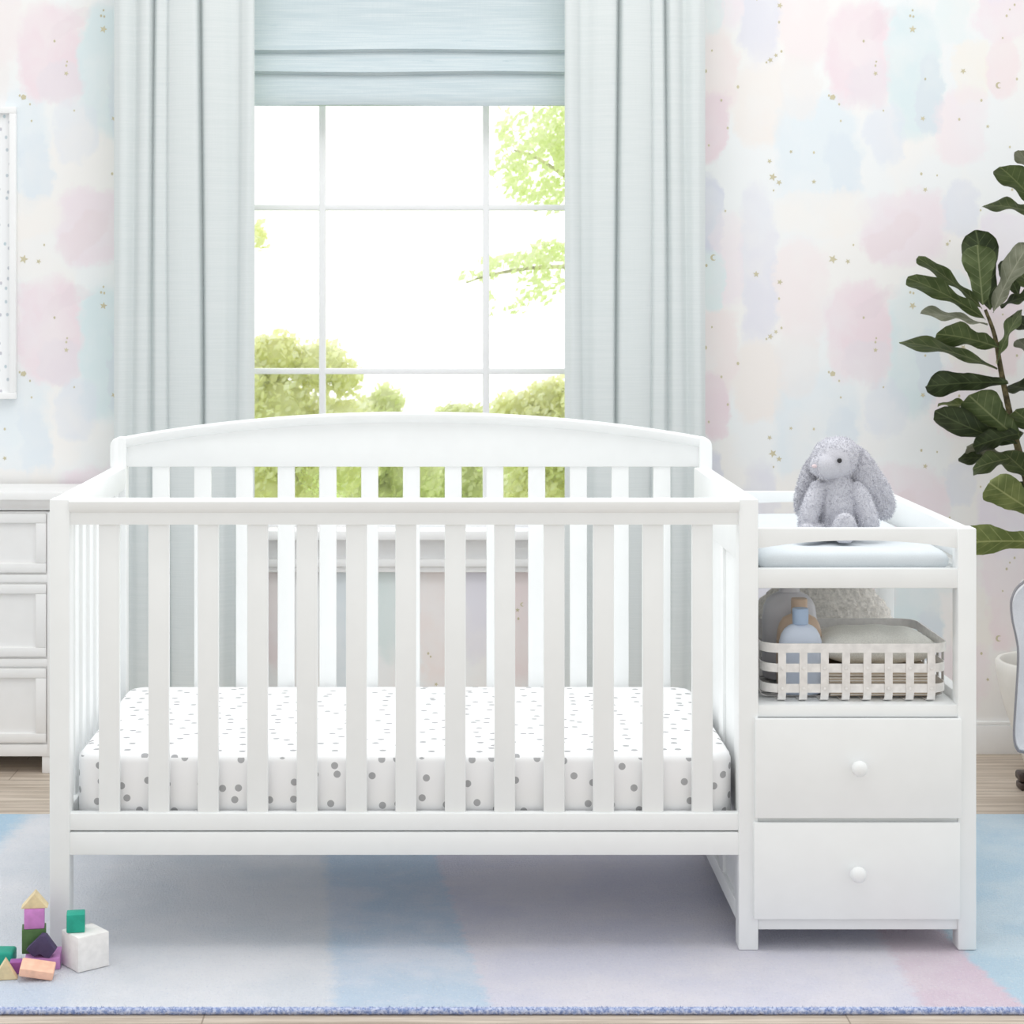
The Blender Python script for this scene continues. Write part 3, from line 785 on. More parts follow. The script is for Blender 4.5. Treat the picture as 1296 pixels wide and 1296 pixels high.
# ------------------------------------------------------------------ plush rabbit
BD = 4.13
bs = BD / F
def B(px, py, dd=0): return Vector((X(px, BD), BD + dd, Z(py, BD)))
rb = thing('plush_rabbit', (X(1058, BD), BD, PADZ), 'grey plush toy rabbit with long floppy ears sitting on the changing pad', 'toy')
bm = bmesh.new()
ellip(bm, B(1058, 646), (29 * bs, 30 * bs, 42 * bs)); ellip(bm, B(1058, 622), (24 * bs, 25 * bs, 30 * bs)); ellip(bm, B(1058, 668), (33 * bs, 33 * bs, 17 * bs))
ellip(bm, B(1056, 580, -.008), (29 * bs, 29 * bs, 27 * bs))                     # head
ellip(bm, B(1044, 587, -.024), (20 * bs, 21 * bs, 18.5 * bs)); ellip(bm, B(1036, 588, -.028), (14.5 * bs, 14 * bs, 13 * bs))    # muzzle
ellip(bm, B(1062, 575, -.002), (25 * bs, 27 * bs, 22 * bs))
tube(bm, catmull([B(1036, 612, -.012), B(1026, 632, -.03), B(1019, 652, -.04), B(1016, 668, -.045)], 4), [9 * bs, 10 * bs, 11 * bs, 11.5 * bs, 12 * bs, 12 * bs, 12.5 * bs, 12.5 * bs, 12.5 * bs, 12.5 * bs, 12 * bs, 11 * bs, 8 * bs], 14)
tube(bm, catmull([B(1080, 612, -.012), B(1088, 632, -.03), B(1093, 652, -.04), B(1096, 668, -.04)], 4), [9 * bs, 10 * bs, 11 * bs, 12 * bs, 12 * bs, 12 * bs, 12.5 * bs, 12.5 * bs, 12.5 * bs, 12.5 * bs, 12 * bs, 11 * bs, 8 * bs], 14)
# legs forward, feet upright
tube(bm, catmull([B(1058, 668, -.02), B(1058, 669, -.055), B(1058, 668, -.085)], 4), [13 * bs] * 9, 12)
ellip(bm, B(1058, 663, -.088), (15.5 * bs, 9 * bs, 20 * bs))
tube(bm, catmull([B(1040, 670, -.02), B(1024, 671, -.06), B(1014, 671, -.08)], 4), [11 * bs] * 9, 12)
ellip(bm, B(1012, 669, -.08), (13 * bs, 9 * bs, 12 * bs))
bm = fused(bm, .0026, 5)
for v in bm.verts: v.co.z = max(v.co.z, PADZ + .0052)
face_c = B(1050, 588, -.03)
fur(bm, 15000, .0056, .0008, keep=lambda p: p.z > PADZ + .011 and not ((p - B(1050, 586, -.05)).length < .032 and p.y < BD - .022))
obj('body', bm, 'plush', rb, smooth=-1)
def ear(path, rads, flat, name):
    b2 = bmesh.new(); tube(b2, catmull(path, 5), rads, 16, flat)
    b2 = fused(b2, .0026, 4); fur(b2, 5500, .0056, .0008); obj(name, b2, 'plush', rb, smooth=-1)
def rr(l): 
    n = 5 * 4 + 1; out = []
    for i in range(n):
        t = i / (n - 1) * (len(l) - 1); a = int(min(t, len(l) - 2)); out.append((l[a] + (l[a + 1] - l[a]) * (t - a)) * bs)
    return out
ear([B(1069, 567, .0), B(1083, 580, -.006), B(1097, 604, -.013), B(1113, 632, -.016), B(1119, 656, -.014)], rr([6, 14, 17.5, 18, 18, 16, 6]), .42, 'ear')
ear([B(1040, 572, .016), B(1029, 592, .012), B(1020, 616, .004), B(1014, 636, .0), B(1012, 652, -.002)], rr([5, 9, 11, 11, 10, 8, 4]), .5, 'ear')
e = ellip(bmesh.new(), B(1055.5, 580, -.0575), (3.1 * bs, 2.2 * bs, 3.1 * bs), u=16, v=12); eye = obj('eye', e, 'black', rb); eye['label'] = 'shiny black bead eye'
e = ellip(bmesh.new(), B(1031, 576, .012), (2.4 * bs, 2 * bs, 2.4 * bs), u=12, v=8); obj('eye', e, 'black', rb)
e = ellip(bmesh.new(), B(1025.5, 587.5, -.046), (3.4 * bs, 2.4 * bs, 2.4 * bs), u=14, v=10); obj('nose', e, 'nose', rb)

# ------------------------------------------------------------------ basket on the shelf
SZ = zs + .0006
kx0, kx1, ky0, ky1, kh = X(964, 3.93), X(1203, 3.93), 3.93, 4.238, .115
bk = thing('storage_basket', ((kx0 + kx1) / 2, (ky0 + ky1) / 2, SZ), 'woven metal strip basket with rounded corners on the open shelf', 'basket')
def band(bm, x0, x1, y0, y1, r, z0, z1, th=.0018):
    o = rrect(x0, x1, y0, y1, r, 8); i = rrect(x0 + th, x1 - th, y0 + th, y1 - th, r - th, 8)
    n = len(o); V = [[bm.verts.new((p[0], p[1], z)) for p in L] for L, z in ((o, z0), (o, z1), (i, z1), (i, z0))]
    for k in range(4):
        A_, B_ = V[k], V[(k + 1) % 4]
        for j in range(n): bm.faces.new((A_[j], A_[(j + 1) % n], B_[(j + 1) % n], B_[j]))
    return bm
obj('rim', band(bmesh.new(), kx0, kx1, ky0, ky1, .04, SZ + kh - .018, SZ + kh, .0026), 'strap', bk)
for zz in (.058, .018): obj('band', band(bmesh.new(), kx0 + .003, kx1 - .003, ky0 + .003, ky1 - .003, .037, SZ + zz, SZ + zz + .017), 'strap', bk)


def strip_y(x, w=.0155):          # runs front -> under -> back
    bm = bmesh.new(); o = .0008; t = .0016
    path = [(ky0 + .0005, SZ + kh - .004), (ky0 + .001, SZ + .016), (ky0 + .006, SZ + .004), (ky0 + .018, SZ), (ky1 - .018, SZ), (ky1 - .006, SZ + .004), (ky1 - .001, SZ + .016), (ky1 - .0005, SZ + kh - .004)]
    inn = [(ky0 + .0005 + t, SZ + kh - .004), (ky0 + .001 + t, SZ + .017), (ky0 + .007 + t * .5, SZ + .006), (ky0 + .0185, SZ + t), (ky1 - .0185, SZ + t), (ky1 - .007 - t * .5, SZ + .006), (ky1 - .001 - t, SZ + .017), (ky1 - .0005 - t, SZ + kh - .004)]
    prism(bm, path + inn[::-1], 'x', x - w / 2, x + w / 2)
    for zz in (.066, .026):
        q = bmesh.ops.create_uvsphere(bm, u_segments=10, v_segments=6, radius=.0034)
        for v in q['verts']: v.co = Vector((v.co.x + x, v.co.y * .45 + ky0 - .0002, v.co.z + SZ + zz))
    obj('strip', bm, 'strap', bk)
def strip_x(y, w=.0155):
    bm = bmesh.new(); t = .0016
    path = [(kx0 + .0005, SZ + kh - .004), (kx0 + .001, SZ + .018), (kx0 + .006, SZ + .006), (kx0 + .018, SZ + .0018), (kx1 - .018, SZ + .0018), (kx1 - .006, SZ + .006), (kx1 - .001, SZ + .018), (kx1 - .0005, SZ + kh - .004)]
    inn = [(kx0 + .0005 + t, SZ + kh - .004), (kx0 + .001 + t, SZ + .019), (kx0 + .007 + t * .5, SZ + .008), (kx0 + .0185, SZ + .0018 + t), (kx1 - .0185, SZ + .0018 + t), (kx1 - .007 - t * .5, SZ + .008), (kx1 - .001 - t, SZ + .019), (kx1 - .0005 - t, SZ + kh - .004)]
    prism(bm, path + inn[::-1], 'y', y - w / 2, y + w / 2)
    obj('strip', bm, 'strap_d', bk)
for i in range(8): strip_y(X(990 + 27.0 * i, 3.93))
for i in range(6): strip_x(ky0 + .055 + .04 * i)
BZ = SZ + .0042
# bottles
def bottle(name, px, d, hw, sy, prof, capprof, mat, capmat, label, power=2.6):
    c = (X(px, d), d, BZ)
    t = thing(name, c, label, 'bottle', 'bottles in the basket')
    obj('body', lathe(bmesh.new(), c, prof, 32, 1, sy, power), mat, t, smooth=50)
    obj('cap', lathe(bmesh.new(), c, capprof, 28, 1, 1 if capprof[0][0] < .02 else .8, 2.4), capmat, t, smooth=40)
bottle('toiletry_bottle', 1013, 3.995, 0, .52, [(.036, 0), (.0425, .003), (.044, .012), (.0445, .07), (.044, .085), (.0425, .103), (.0385, .118), (.032, .129), (.024, .1355), (.0155, .139), (.0145, .140)],
       [(.0150, .1395), (.0155, .141), (.0160, .160), (.0158, .169), (.0145, .1705)], 'btl_blue', 'cap_blue', 'pale blue flat bottle with a blue cap at the front of the basket')
bottle('toiletry_bottle', 1011.5, 4.06, 0, .52, [(.038, 0), (.0445, .003), (.046, .012), (.0465, .075), (.046, .10), (.044, .116), (.040, .130), (.033, .141), (.022, .147), (.0155, .149)],
       [(.0155, .1485), (.0160, .150), (.0162, .178), (.0150, .180)], 'btl_tan', 'btl_tan', 'tan bottle mostly hidden behind the pale blue one')
bottle('toiletry_bottle', 999, 4.155, 0, .62, [(.046, 0), (.054, .003), (.056, .012), (.0565, .095), (.056, .125), (.053, .150), (.047, .163), (.038, .172), (.026, .178), (.0215, .180)],
       [(.0210, .1795), (.0215, .181), (.0218, .208), (.0205, .210)], 'btl_grey', 'btl_grey', 'large mauve grey bottle at the back left of the basket')
# folded striped cloth, grey towel on top
def folded(bm, x0, x1, y0, y1, z0, z1, layers):
    h = (z1 - z0) / layers
    for k in range(layers):
        a, b_ = z0 + h * k, z0 + h * (k + 1); r = h * .48
        pts = [(y1, a + .0003), (y1, b_ - .0003)] + [(y0 + r - r * math.sin(q), (a + b_) / 2 + (h * .49) * math.cos(q)) for q in [PI * i / 8 for i in range(9)]]
        dx = R.uniform(-.002, .002)
        prism(bm, pts, 'x', x0 + dx, x1 + dx)
    return bm
cx0, cx1 = X(1048, 3.98), X(1180, 3.98)
tz = BZ + .052
solid('folded_cloth', folded(bmesh.new(), cx0, cx1, 3.962, 4.15, BZ, tz, 4), 'stripe', 'folded beige striped cloth at the bottom of the basket', 'cloth', ((cx0 + cx1) / 2, 4.05, BZ))
bm = bmesh.new(); rings = []
tc = (cx0 + cx1) / 2 + .002; 
for i in range(25):
    t = -1 + 2 * i / 24; x = tc + t * .119
    k = max(.05, (1 - abs(t) ** 3.2)) ** .5
    ring = []
    for j in range(24):
        a = 2 * PI * j / 24
        yy = math.copysign(abs(math.cos(a)) ** .6, math.cos(a)) * .078 * (.6 + .4 * k); zz_ = math.copysign(abs(math.sin(a)) ** .7, math.sin(a)) * .034 * k
        ring.append((x, 4.065 + yy, tz + .0345 + zz_ + .0012 * math.sin(x * 90 + a * 3)))
    rings.append(ring)
loft(bm, rings)
for v in bm.verts: v.co.z = max(v.co.z, tz + .0006)
solid('rolled_towel', bm, 'towel', 'plump grey folded towel lying on the striped cloth in the basket', 'towel', (tc, 4.065, tz), smooth=70)
# fluffy cushion behind the basket
cc = Vector((X(1040, 4.45), 4.45, Z(800, 4.45)))
bm = ellip(bmesh.new(), cc, (.158, .060, .125), u=90, v=64, e=2.15)
for v in bm.verts:
    n_ = (v.co - cc); c2 = noise.cell_vector(Vector((0, 0, 0)))
    q = Vector((v.co.x, 0, v.co.z)) / .021
    qx = q.x + .5 * (int(math.floor(q.z)) % 2)
    rad = math.hypot(qx - round(qx), q.z - math.floor(q.z) - .5)
    v.co += n_.normalized() * (.0055 * max(0, 1 - rad * 2) ** .5 if rad < .5 else 0)
    v.co.x = max(v.co.x, .634); v.co.z = max(v.co.z, SZ + .0004); v.co.y = min(max(v.co.y, 4.31), DB - .03)
fur(bm, 7000, .004, .0006, keep=lambda p: p.z > SZ + .006 and p.x > .64)
solid('plush_cushion', bm, 'knit', 'fluffy taupe cushion with rosette texture behind the metal basket', 'cushion', (cc.x, cc.y, SZ), smooth=-1)

# ------------------------------------------------------------------ dresser at the left
DD = 5.385
ds = thing('dresser', (X(-150, DD), DD + .1, FL), 'white dresser with framed drawer fronts standing behind the crib at the left', 'dresser')
dx0, dx1 = X(-330, DD), X(93, DD); dy1 = WALL - .018
dob = lambda n, b_: obj(n, b_, 'dresser', ds)
bm = bmesh.new()
zt = Z(622, DD)
prof = [(DD - .022, zt), (DD - .024, zt - .004), (DD - .024, zt - .020), (DD - .020, zt - .024), (DD - .018, zt - .030), (DD - .010, zt - .040), (DD - .004, zt - .046), (DD - .003, zt - .050), (dy1, zt - .050), (dy1, zt)]
prism(bm, prof, 'x', dx0 - .014, dx1 + .014, bev=0)
dob('top', bm)
dob('body', mkbox(dx0, dx1, DD + .004, dy1, Z(957, DD), zt - .054, bev=.002))
xin = X(60, DD)
bm = bmesh.new()
for a in (dx0, dx1 - (dx1 - xin)):
    box(bm, a, a + (dx1 - xin), DD - .004, DD + .006, Z(957, DD), zt - .056, bev=.0015)
for a, b_ in ((727, 737), (833.5, 843.5), (942, 957)):
    box(bm, dx0, dx1, DD - .003, DD + .006, Z(b_, DD), Z(a, DD), bev=.0015)
dob('face_frame', bm)
dxs0, dxs1 = dx0 + (dx1 - xin) + .003, xin - .003
for a, b_ in ((650, 724.5), (739.5, 831), (846, 939.5)):
    bm = bmesh.new(); w = .028; t, bo = Z(a, DD), Z(b_, DD)
    box(bm, dxs0, dxs1, DD + .002, DD + .005, bo, t, bev=0)
    box(bm, dxs0, dxs1, DD - .006, DD + .004, t - w * .9, t, bev=.002); box(bm, dxs0, dxs1, DD - .006, DD + .004, bo, bo + w * .9, bev=.002)
    box(bm, dxs0, dxs0 + w, DD - .0058, DD + .004, bo + w * .9, t - w * .9, bev=.002); box(bm, dxs1 - w, dxs1, DD - .0058, DD + .004, bo + w * .9, t - w * .9, bev=.002)
    dob('drawer', bm)
for x in (dx0, dx1 - .085):
    for y in (DD, dy1 - .05): dob('leg', mkbox(x, x + .085, y, y + .045, FL, Z(957, DD) + .004, bev=.002))

# ------------------------------------------------------------------ fiddle leaf fig
PD = 5.40
pc = Vector((X(1336, PD), PD, FL))
pot = thing('planter', pc, 'tall tapered white planter holding the fig at the right edge', 'planter')
zp = Z(836, PD) - FL; pr = pc.x - X(1262, PD)
bm = lathe(bmesh.new(), pc, [(.070, 0), (.076, .003), (.094, .06), (.116, .12), (.136, .18), (.150, .235), (pr - .001, zp - .03), (pr, zp - .006), (pr - .003, zp), (pr - .012, zp), (pr - .016, zp - .006), (pr - .022, zp - .045), (.02, zp - .046)], 48)
obj('pot', bm, 'pot', pot, smooth=50)
obj('soil', lathe(bmesh.new(), pc, [(.11, zp - .043), (pr - .021, zp - .041), (.07, zp - .030), (.01, zp - .028)], 30), 'soil', pot)
fig = thing('fiddle_leaf_fig', (pc.x, PD, FL + zp - .0265), 'fiddle leaf fig with large dark green leaves at the right edge', 'plant')
bm = tube(bmesh.new(), catmull([(pc.x, PD, FL + zp - .0265), P(1325, 740, PD), P(1302, 620, PD), P(1284, 550, PD), P(1268, 475, PD), P(1259, 425, PD), P(1247, 392, PD)], 4), [.014 - .0004 * i for i in range(25)], 10)
obj('stem', bm, 'bark', fig)
obj('stem', tube(bmesh.new(), catmull([P(1308, 640, PD), P(1318, 520, PD), P(1322, 420, PD), P(1318, 300, PD), P(1312, 225, PD)], 4), [.012 - .0005 * i for i in range(17)], 10), 'bark', fig)
WP = [(0, .05), (.05, .22), (.14, .42), (.28, .56), (.4, .60), (.52, .72), (.64, .90), (.76, 1.0), (.86, .96), (.93, .76), (.98, .42), (1, .08)]
def wprof(t):
    for (a, x), (b_, y) in zip(WP, WP[1:]):
        if t <= b_:
            u = (t - a) / (b_ - a); u = u * u * (3 - 2 * u); return x + (y - x) * u
    return .05
def leaf(base, tip, wpx, mat, bow=0.0, d0=0.0, d1=0.0, up=1, real=None, wave=.006, fold=.12):
    bd, td = PD + d0, PD + d1
    a, b_ = P(*base, bd), P(*tip, td)
    ax = b_ - a; L = ax.length; t_ = ax.normalized()
    view = (Vector((0, 0, H)) - (a + b_) / 2).normalized()
    perp = t_.cross(view).normalized(); vv = perp.cross(t_).normalized()
    app = wpx * PD / F; rw = max(real or L * .5, app * 1.001)
    ang = math.acos(min(1, app / rw)) * up
    side = (perp * math.cos(ang) + vv * math.sin(ang)).normalized(); nrm = t_.cross(side).normalized()
    if nrm.z < 0: nrm = -nrm
    bm = bmesh.new(); uvl = bm.loops.layers.uv.new('UVMap'); NT_, NS = 20, 8; V = []; UVs = {}
    ph = R.uniform(0, 6)
    for i in range(NT_ + 1):
        t = i / NT_; w = wprof(t) * rw * .5; row = []
        for j in range(NS + 1):
            s = -1 + 2 * j / NS
            p = a + t_ * (t * L) + side * (s * w) + nrm * (bow * L * 4 * t * (1 - t) + abs(s) * w * fold + wave * abs(s) ** 2 * math.sin(t * 15 + ph + (2 if s > 0 else 0)))
            v = bm.verts.new(p); UVs[v] = (.5 + .5 * s * wprof(t), t); row.append(v)
        V.append(row)
    for i in range(NT_):
        for j in range(NS):
            f = bm.faces.new((V[i][j], V[i][j + 1], V[i + 1][j + 1], V[i + 1][j]))
            for l in f.loops: l[uvl].uv = UVs[l.vert]
    # short leaf stalk and a little thickness
    bmesh.ops.solidify(bm, geom=bm.faces[:], thickness=.0008)
    o = obj('leaf', bm, mat, fig, smooth=80)
    return o
LV = [((1253, 392), (1235, 291), 46, 'leaf_dark', .02, .02, .03, 1, .10), ((1244, 386), (1237, 310), 42, 'leaf_mid', -.02, -.02, -.04, 1, .09),
      ((1243, 390), (1161, 326), 17, 'leaf_mid', .03, 0, -.02, 1, .06), ((1247, 404), (1148, 352), 26, 'leaf_mid', .05, -.02, -.05, 1, .08), ((1250, 412), (1165, 397), 13, 'leaf_grey', .04, .0, -.03, -1, .07),
      ((1264, 440), (1185, 423), 34, 'leaf_mid', .05, -.02, -.07, 1, .10), ((1262, 468), (1138, 433), 19, 'leaf_mid', .05, .0, -.06, 1, .08), ((1257, 396), (1303, 308), 30, 'leaf_grey', .04, -.02, -.06, 1, .09),
      ((1290, 375), (1268, 330), 24, 'leaf_dark', .02, .05, .07, 1, .06), ((1266, 388), (1316, 372), 18, 'leaf_dark', .05, -.01, -.04, 1, .08), ((1314, 262), (1265, 211), 34, 'leaf_mid', .05, -.01, -.06, 1, .09),
      ((1322, 274), (1245, 260), 18, 'leaf_mid', .05, .0, -.06, 1, .08), ((1314, 228), (1289, 190), 24, 'leaf_grey', .03, .02, .0, 1, .07), ((1262, 460), (1294, 392), 15, 'leaf_mid', .05, -.01, -.03, 1, .07),
      ((1276, 484), (1172, 489), 31, 'leaf_dark', .03, -.02, -.06, 1, .08), ((1290, 556), (1226, 500), 48, 'leaf_mid', -.02, -.04, -.08, 1, .11), ((1250, 518), (1187, 512), 10, 'leaf_light', .04, 0, -.02, 1, .06),
      ((1288, 562), (1183, 520), 34, 'leaf_dark', -.05, -.02, -.05, 1, .09), ((1296, 548), (1232, 566), 26, 'leaf_dark', .04, -.05, -.06, 1, .08), ((1272, 582), (1213, 580), 18, 'leaf_dark', .03, .02, .0, 1, .05),
      ((1298, 578), (1231, 594), 26, 'leaf_mid', .05, -.03, -.08, 1, .08), ((1280, 580), (1223, 568), 14, 'leaf_grey', .04, .0, -.03, 1, .06), ((1316, 652), (1252, 611), 46, 'leaf_light', -.02, -.05, -.09, 1, .11),
      ((1318, 686), (1208, 688), 42, 'leaf_light', .03, -.03, -.09, 1, .11), ((1306, 540), (1330, 470), 30, 'leaf_dark', .03, 0, -.03, 1, .09), ((1322, 500), (1276, 488), 22, 'leaf_dark', .04, .02, -.02, 1, .08),
      ((1320, 430), (1278, 402), 24, 'leaf_dark', .05, .03, .0, 1, .08), ((1322, 470), (1288, 430), 20, 'leaf_grey', .05, .02, .0, 1, .07), ((1330, 560), (1284, 520), 34, 'leaf_mid', .03, -.05, -.09, 1, .1),
      ((1320, 620), (1270, 572), 34, 'leaf_mid', .02, -.02, -.05, 1, .1), ((1325, 600), (1276, 640), 30, 'leaf_dark', .05, .02, .02, 1, .09), ((1320, 380), (1282, 340), 26, 'leaf_mid', .04, .02, -.02, 1, .08)]
for q in LV: leaf(q[0], q[1], q[2], q[3], q[4], q[5], q[6], q[7], q[8])

# ------------------------------------------------------------------ glider chair (left arm seen at the right edge)
RC = 5.22
ray = Vector((X(1281, 1.0), 1.0, 0)).normalized(); rgt = Vector((ray.y, -ray.x, 0))
A0 = Vector((X(1281, 4.86), 4.86, 0))               # front left corner of the arm, side runs along the sight line
ch = thing('nursery_chair', (A0.x + .35, 5.0, FL), 'pale grey upholstered nursery chair with dark piping cut off at the right edge', 'chair')
outl = [(1330, 722), (1310, 727), (1298, 735), (1287, 745), (1281.5, 757), (1280.3, 768), (1282, 785), (1286, 803), (1289, 822), (1288.5, 850), (1286, 890), (1284, 925), (1285, 940), (1288, 947.5), (1294, 950.5), (1330, 951), (1372, 951), (1378, 900), (1378, 780), (1366, 735)]
def chp(px, py, depth, shrink=0.0):
    cxp, cyp = 1335, 850
    px = px + (cxp - px) * shrink; py = py + (cyp - py) * shrink
    d = 4.86
    x = X(px, d) - A0.x; z = Z(py, d)
    return A0 + rgt * x * ray.y + ray * depth + Vector((0, 0, z))
op = catmull([Vector((a, b_, 0)) for a, b_ in outl] + [Vector((*outl[0], 0))], 5)[:-1]
rings = [[chp(p.x, p.y, dp, sh) for p in op] for dp, sh in ((0, .10), (-.006, .03), (0.002, 0.0), (.02, 0), (.12, .05), (.24, .09), (.30, .12))]
bm = loft(bmesh.new(), rings)
obj('armrest', bm, 'chair', ch, smooth=50)
lp = [chp(p.x, p.y, 0.002, -.004) for p in op]; lp.append(lp[0])
obj('piping', tube(bmesh.new(), lp, .0036, 8, cap=False), 'piping', ch)
# seat, backrest and the far arm continue out of the picture
s0 = A0 + rgt * .19
def cbox(name, r0, r1, d0_, d1_, z0, z1, bev=.03):
    bm = mkbox(r0, r1, d0_, d1_, z0, z1, bev=bev, seg=4)
    for v in bm.verts: p = v.co; v.co = A0 + rgt * p.x + ray * p.y + Vector((0, 0, p.z))
    obj(name, bm, 'chair', ch, smooth=50)
cbox('seat', .20, .70, -.05, .27, .20, .42); cbox('backrest', .20, .70, .22, .32, .22, .90); cbox('armrest', .70, .86, 0, .30, .17, .58)
def runner(px, d, x1):
    x0 = X(px, d); bm = bmesh.new()
    box(bm, x0, x1, d - .024, d + .024, FL, FL + .0205, bev=.006, seg=3); box(bm, x0 - .002, x1, d - .026, d + .026, FL + .0222, FL + .047, bev=.008, seg=3)
    box(bm, x0 + .03, x1 - .02, d - .018, d + .018, FL + .018, FL + .026, bev=0)
    for x in (x0 + .045, x1 - .06): box(bm, x, x + .035, d - .017, d + .017, FL + .04, FL + .24, bev=.003)
    obj('base_runner', bm, 'darkwood', ch, smooth=40)
runner(1288.5, 5.215, 2.06); runner(1330, 4.965, 2.02)

# ------------------------------------------------------------------ toy blocks
BG = 'wooden toy blocks on the rug'
def rot2(bm, c, yaw=0, pitch=0, roll=0):
    m = Matrix.Rotation(yaw, 3, 'Z') @ Matrix.Rotation(pitch, 3, 'X') @ Matrix.Rotation(roll, 3, 'Y')
    bmesh.ops.rotate(bm, verts=bm.verts, cent=c, matrix=m); return bm
def tri(x0, x1, xm, z0, z1, y0, y1): return prism(bmesh.new(), [(x0, z0), (x1, z0), (xm, z1)], 'y', y0, y1, bev=.0012)
def blk(bm, mat, label, group=BG):
    zmin = min(v.co.z for v in bm.verts); n = len(bm.verts)
    c = sum((v.co for v in bm.verts), Vector()) / n
    return solid('toy_block', bm, 'blk_' + mat, label, 'toy block', (c.x, c.y, zmin), group)
e = .0003
a = 3.80
# tower: long lilac block, green, pink, tan roof
LB = .0225
bm = mkbox(X(31, a), X(75, a), 3.784, 3.852, e, LB, bev=.0015); blk(rot2(bm, (X(50, a), 3.815, 0), yaw=.12), 'lilac', 'long lilac block lying under the tower of blocks')
gz = LB + .0462
blk(rot2(mkbox(X(28, 3.83), X(58, 3.83), 3.812, 3.850, LB + e, gz, bev=.0015), (X(43, 3.83), 3.831, 0), yaw=.19), 'green', 'dark green square block low in the block tower')
blk(rot2(mkbox(X(31, 3.83), X(56, 3.83), 3.813, 3.849, gz + e, gz + .0385, bev=.0015), (X(43.5, 3.83), 3.831, 0), yaw=.17), 'pink', 'orchid pink square block just below the tan roof block')
rz = gz + .0385 + e
blk(rot2(tri(X(27.5, 3.83), X(60.5, 3.83), X(44.5, 3.83), rz, rz + .0285, 3.815, 3.847), (X(44, 3.83), 3.831, 0), yaw=.12), 'tan', 'tan triangular roof block on top of the block tower')
# dark plum arch block leaning on its tips
pl = [(205, 697), (310, 597), (345, 600), (422, 705), (378, 760), (342, 757), (330, 738), (312, 727), (292, 728), (280, 742), (268, 752), (252, 748)]
d = 3.799
pp = [(X(x / 5.89, d), Z(1080 + y / 5.89, d)) for x, y in pl]; zm = min(p[1] for p in pp); pp = [(x, z - zm + LB + e) for x, z in pp]
blk(prism(bmesh.new(), pp, 'y', 3.786, 3.809, bev=.0012), 'plum', 'dark plum notched arch block leaning against the green block')
blk(rot2(mkbox(X(13, 3.775), X(28, 3.775), 3.762, 3.786, e, .0225, bev=.0015), (X(21, 3.775), 3.774, 0), yaw=.12), 'purple', 'small deep purple block beside the long lilac block')
bm = mkbox(-.0315, .0315, -.020, .020, -.0085, .0085, bev=.0025)
rot2(bm, (0, 0, 0), yaw=.05, pitch=.22, roll=.17)
zm = min(v.co.z for v in bm.verts); bmesh.ops.translate(bm, verts=bm.verts, vec=(X(46.5, 3.735), 3.742, -zm + e)); blk(bm, 'peach', 'peach rectangular block tilted up in front of the lilac block')
blk(rot2(tri(X(-9, 3.74), X(22, 3.74), X(7, 3.74), e, .037, 3.730, 3.752), (X(7, 3.74), 3.741, 0), yaw=.16), 'tan', 'tan triangular block on the rug at the left edge')
bm = mkbox(X(-22, 3.80), X(17.5, 3.80), 3.775, 3.82, e, .0265, bev=.006, seg=4); bmesh.ops.translate(bm, verts=bm.verts, vec=(-.004, .03, 0)); blk(bm, 'teal', 'flat teal block with rounded corners at the left edge')
# large white cube with a teal cube on it
c0 = Vector((X(99, 3.768), 3.768, 0)); s = .0665; yw = math.radians(39)
bm = mkbox(0, s, 0, s, e, s, bev=.0022); 
for v in bm.verts: p = v.co.copy(); v.co = c0 + Vector((p.x * math.cos(yw) - p.y * math.sin(yw), p.x * math.sin(yw) + p.y * math.cos(yw), p.z))
blk(bm, 'white', 'large white wooden cube with a teal cube on it')
tc_ = Vector((X(95.5, 3.81), 3.814, s + e)); q = .0172
bm = mkbox(-q, q, -q, q, 0, q * 2, bev=.0018)
for v in bm.verts: p = v.co.copy(); yw2 = math.radians(9); v.co = tc_ + Vector((p.x * math.cos(yw2) - p.y * math.sin(yw2), p.x * math.sin(yw2) + p.y * math.cos(yw2), p.z))
blk(bm, 'teal', 'small teal cube on top of the large white cube')

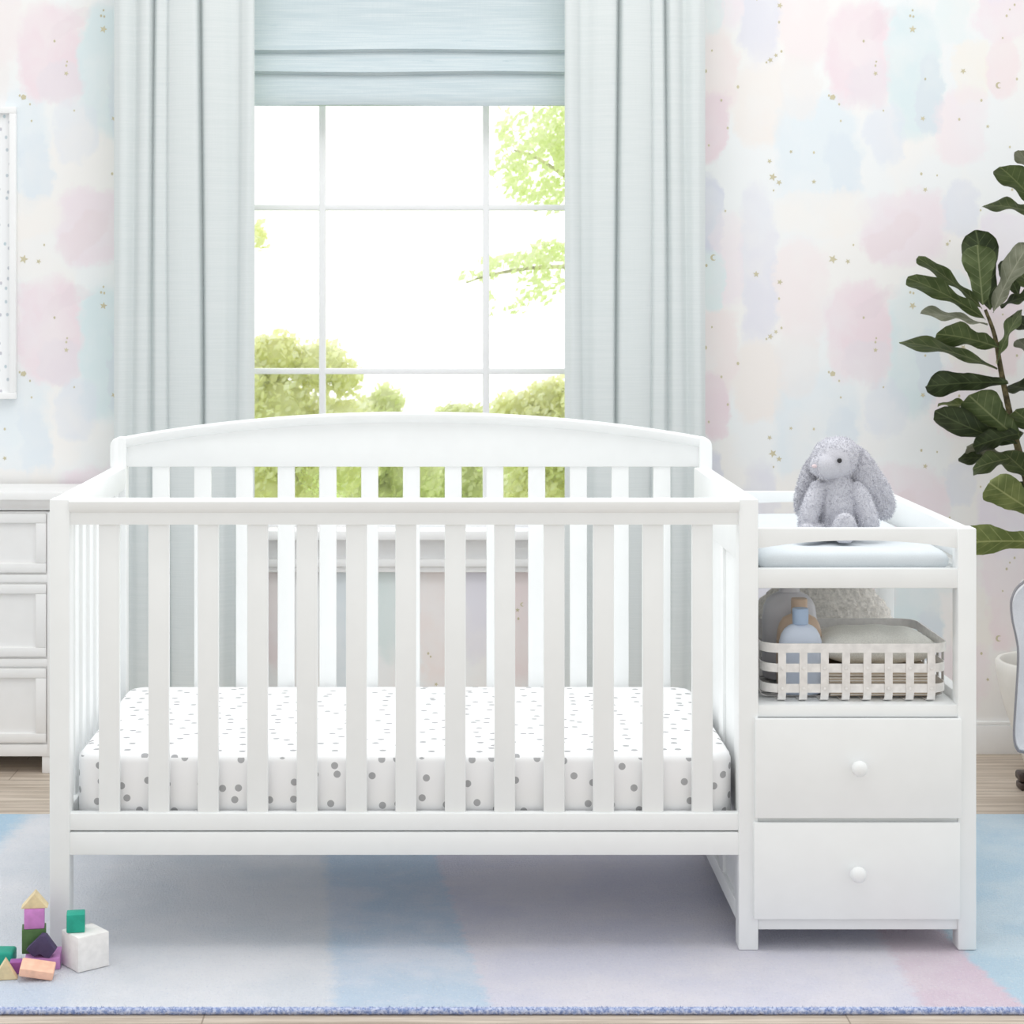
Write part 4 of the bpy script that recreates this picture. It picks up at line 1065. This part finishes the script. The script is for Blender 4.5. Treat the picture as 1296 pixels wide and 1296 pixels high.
# ------------------------------------------------------------------ light, world, camera
w = bpy.data.worlds.new('overcast_daylight'); sc.world = w; w.use_nodes = True
wt = w.node_tree; bg = wt.nodes['Background']; bg.inputs[1].default_value = 1.0
def wn(t, **k):
    n = wt.nodes.new(t)
    for a, b in k.items(): setattr(n, a, b)
    return n
tc0 = wn('ShaderNodeTexCoord'); sx = wn('ShaderNodeSeparateXYZ'); wt.links.new(tc0.outputs['Generated'], sx.inputs[0])
def ramp(sock, a, b, t0, t1):
    m = wn('ShaderNodeMapRange', interpolation_type='SMOOTHSTEP'); wt.links.new(sock, m.inputs['Value'])
    for k, v in zip(('From Min', 'From Max', 'To Min', 'To Max'), (a, b, t0, t1)): m.inputs[k].default_value = v
    return m.outputs['Result']
sky = ramp(sx.outputs[1], -0.3, 0.6, 0.955, 1.75)            # bright hazy sky on the garden side
gnd = ramp(sx.outputs[2], -0.60, -0.12, 0.27, 1.0)          # darker below the horizon
mm = wn('ShaderNodeMath', operation='MULTIPLY'); wt.links.new(sky, mm.inputs[0]); wt.links.new(gnd, mm.inputs[1])
vm = wn('ShaderNodeVectorMath', operation='SCALE'); vm.inputs[0].default_value = (0.985, 1.0, 1.0); wt.links.new(mm.outputs[0], vm.inputs['Scale'])
wt.links.new(vm.outputs[0], bg.inputs[0])
def area(name, loc, target, sx_, sy_, power, col=(1, 1, 1)):
    l = bpy.data.lights.new(name, 'AREA'); l.shape = 'RECTANGLE'; l.size = sx_; l.size_y = sy_; l.energy = power; l.color = col
    o = bpy.data.objects.new(name, l); COL.objects.link(o); o.location = loc
    o.rotation_euler = (Vector(target) - Vector(loc)).to_track_quat('-Z', 'Y').to_euler(); return o
area('ceiling_light', (0.2, 3.9, 3.4), (0.2, 4.1, 0), 3.0, 1.6, 40)
cam = bpy.data.cameras.new('camera'); co = bpy.data.objects.new('camera', cam); COL.objects.link(co)
co.location = (0, 0, H); co.rotation_euler = (PI / 2, 0, 0)
cam.sensor_width = 36; cam.lens = F / 1296 * 36
cam.shift_x = (648 - CX) / 1296; cam.shift_y = -(648 - CY) / 1296
cam.dof.use_dof = True; cam.dof.focus_distance = 4.2; cam.dof.aperture_fstop = 13
sc.camera = co
sc.cycles.use_denoising = True
sc.cycles.max_bounces = 8; sc.cycles.diffuse_bounces = 5; sc.cycles.transparent_max_bounces = 12
vs_ = sc.view_settings
vs_.view_transform = 'Standard'; vs_.look = 'None'; vs_.exposure = 0.0; vs_.gamma = 1.0; vs_.use_curve_mapping = False
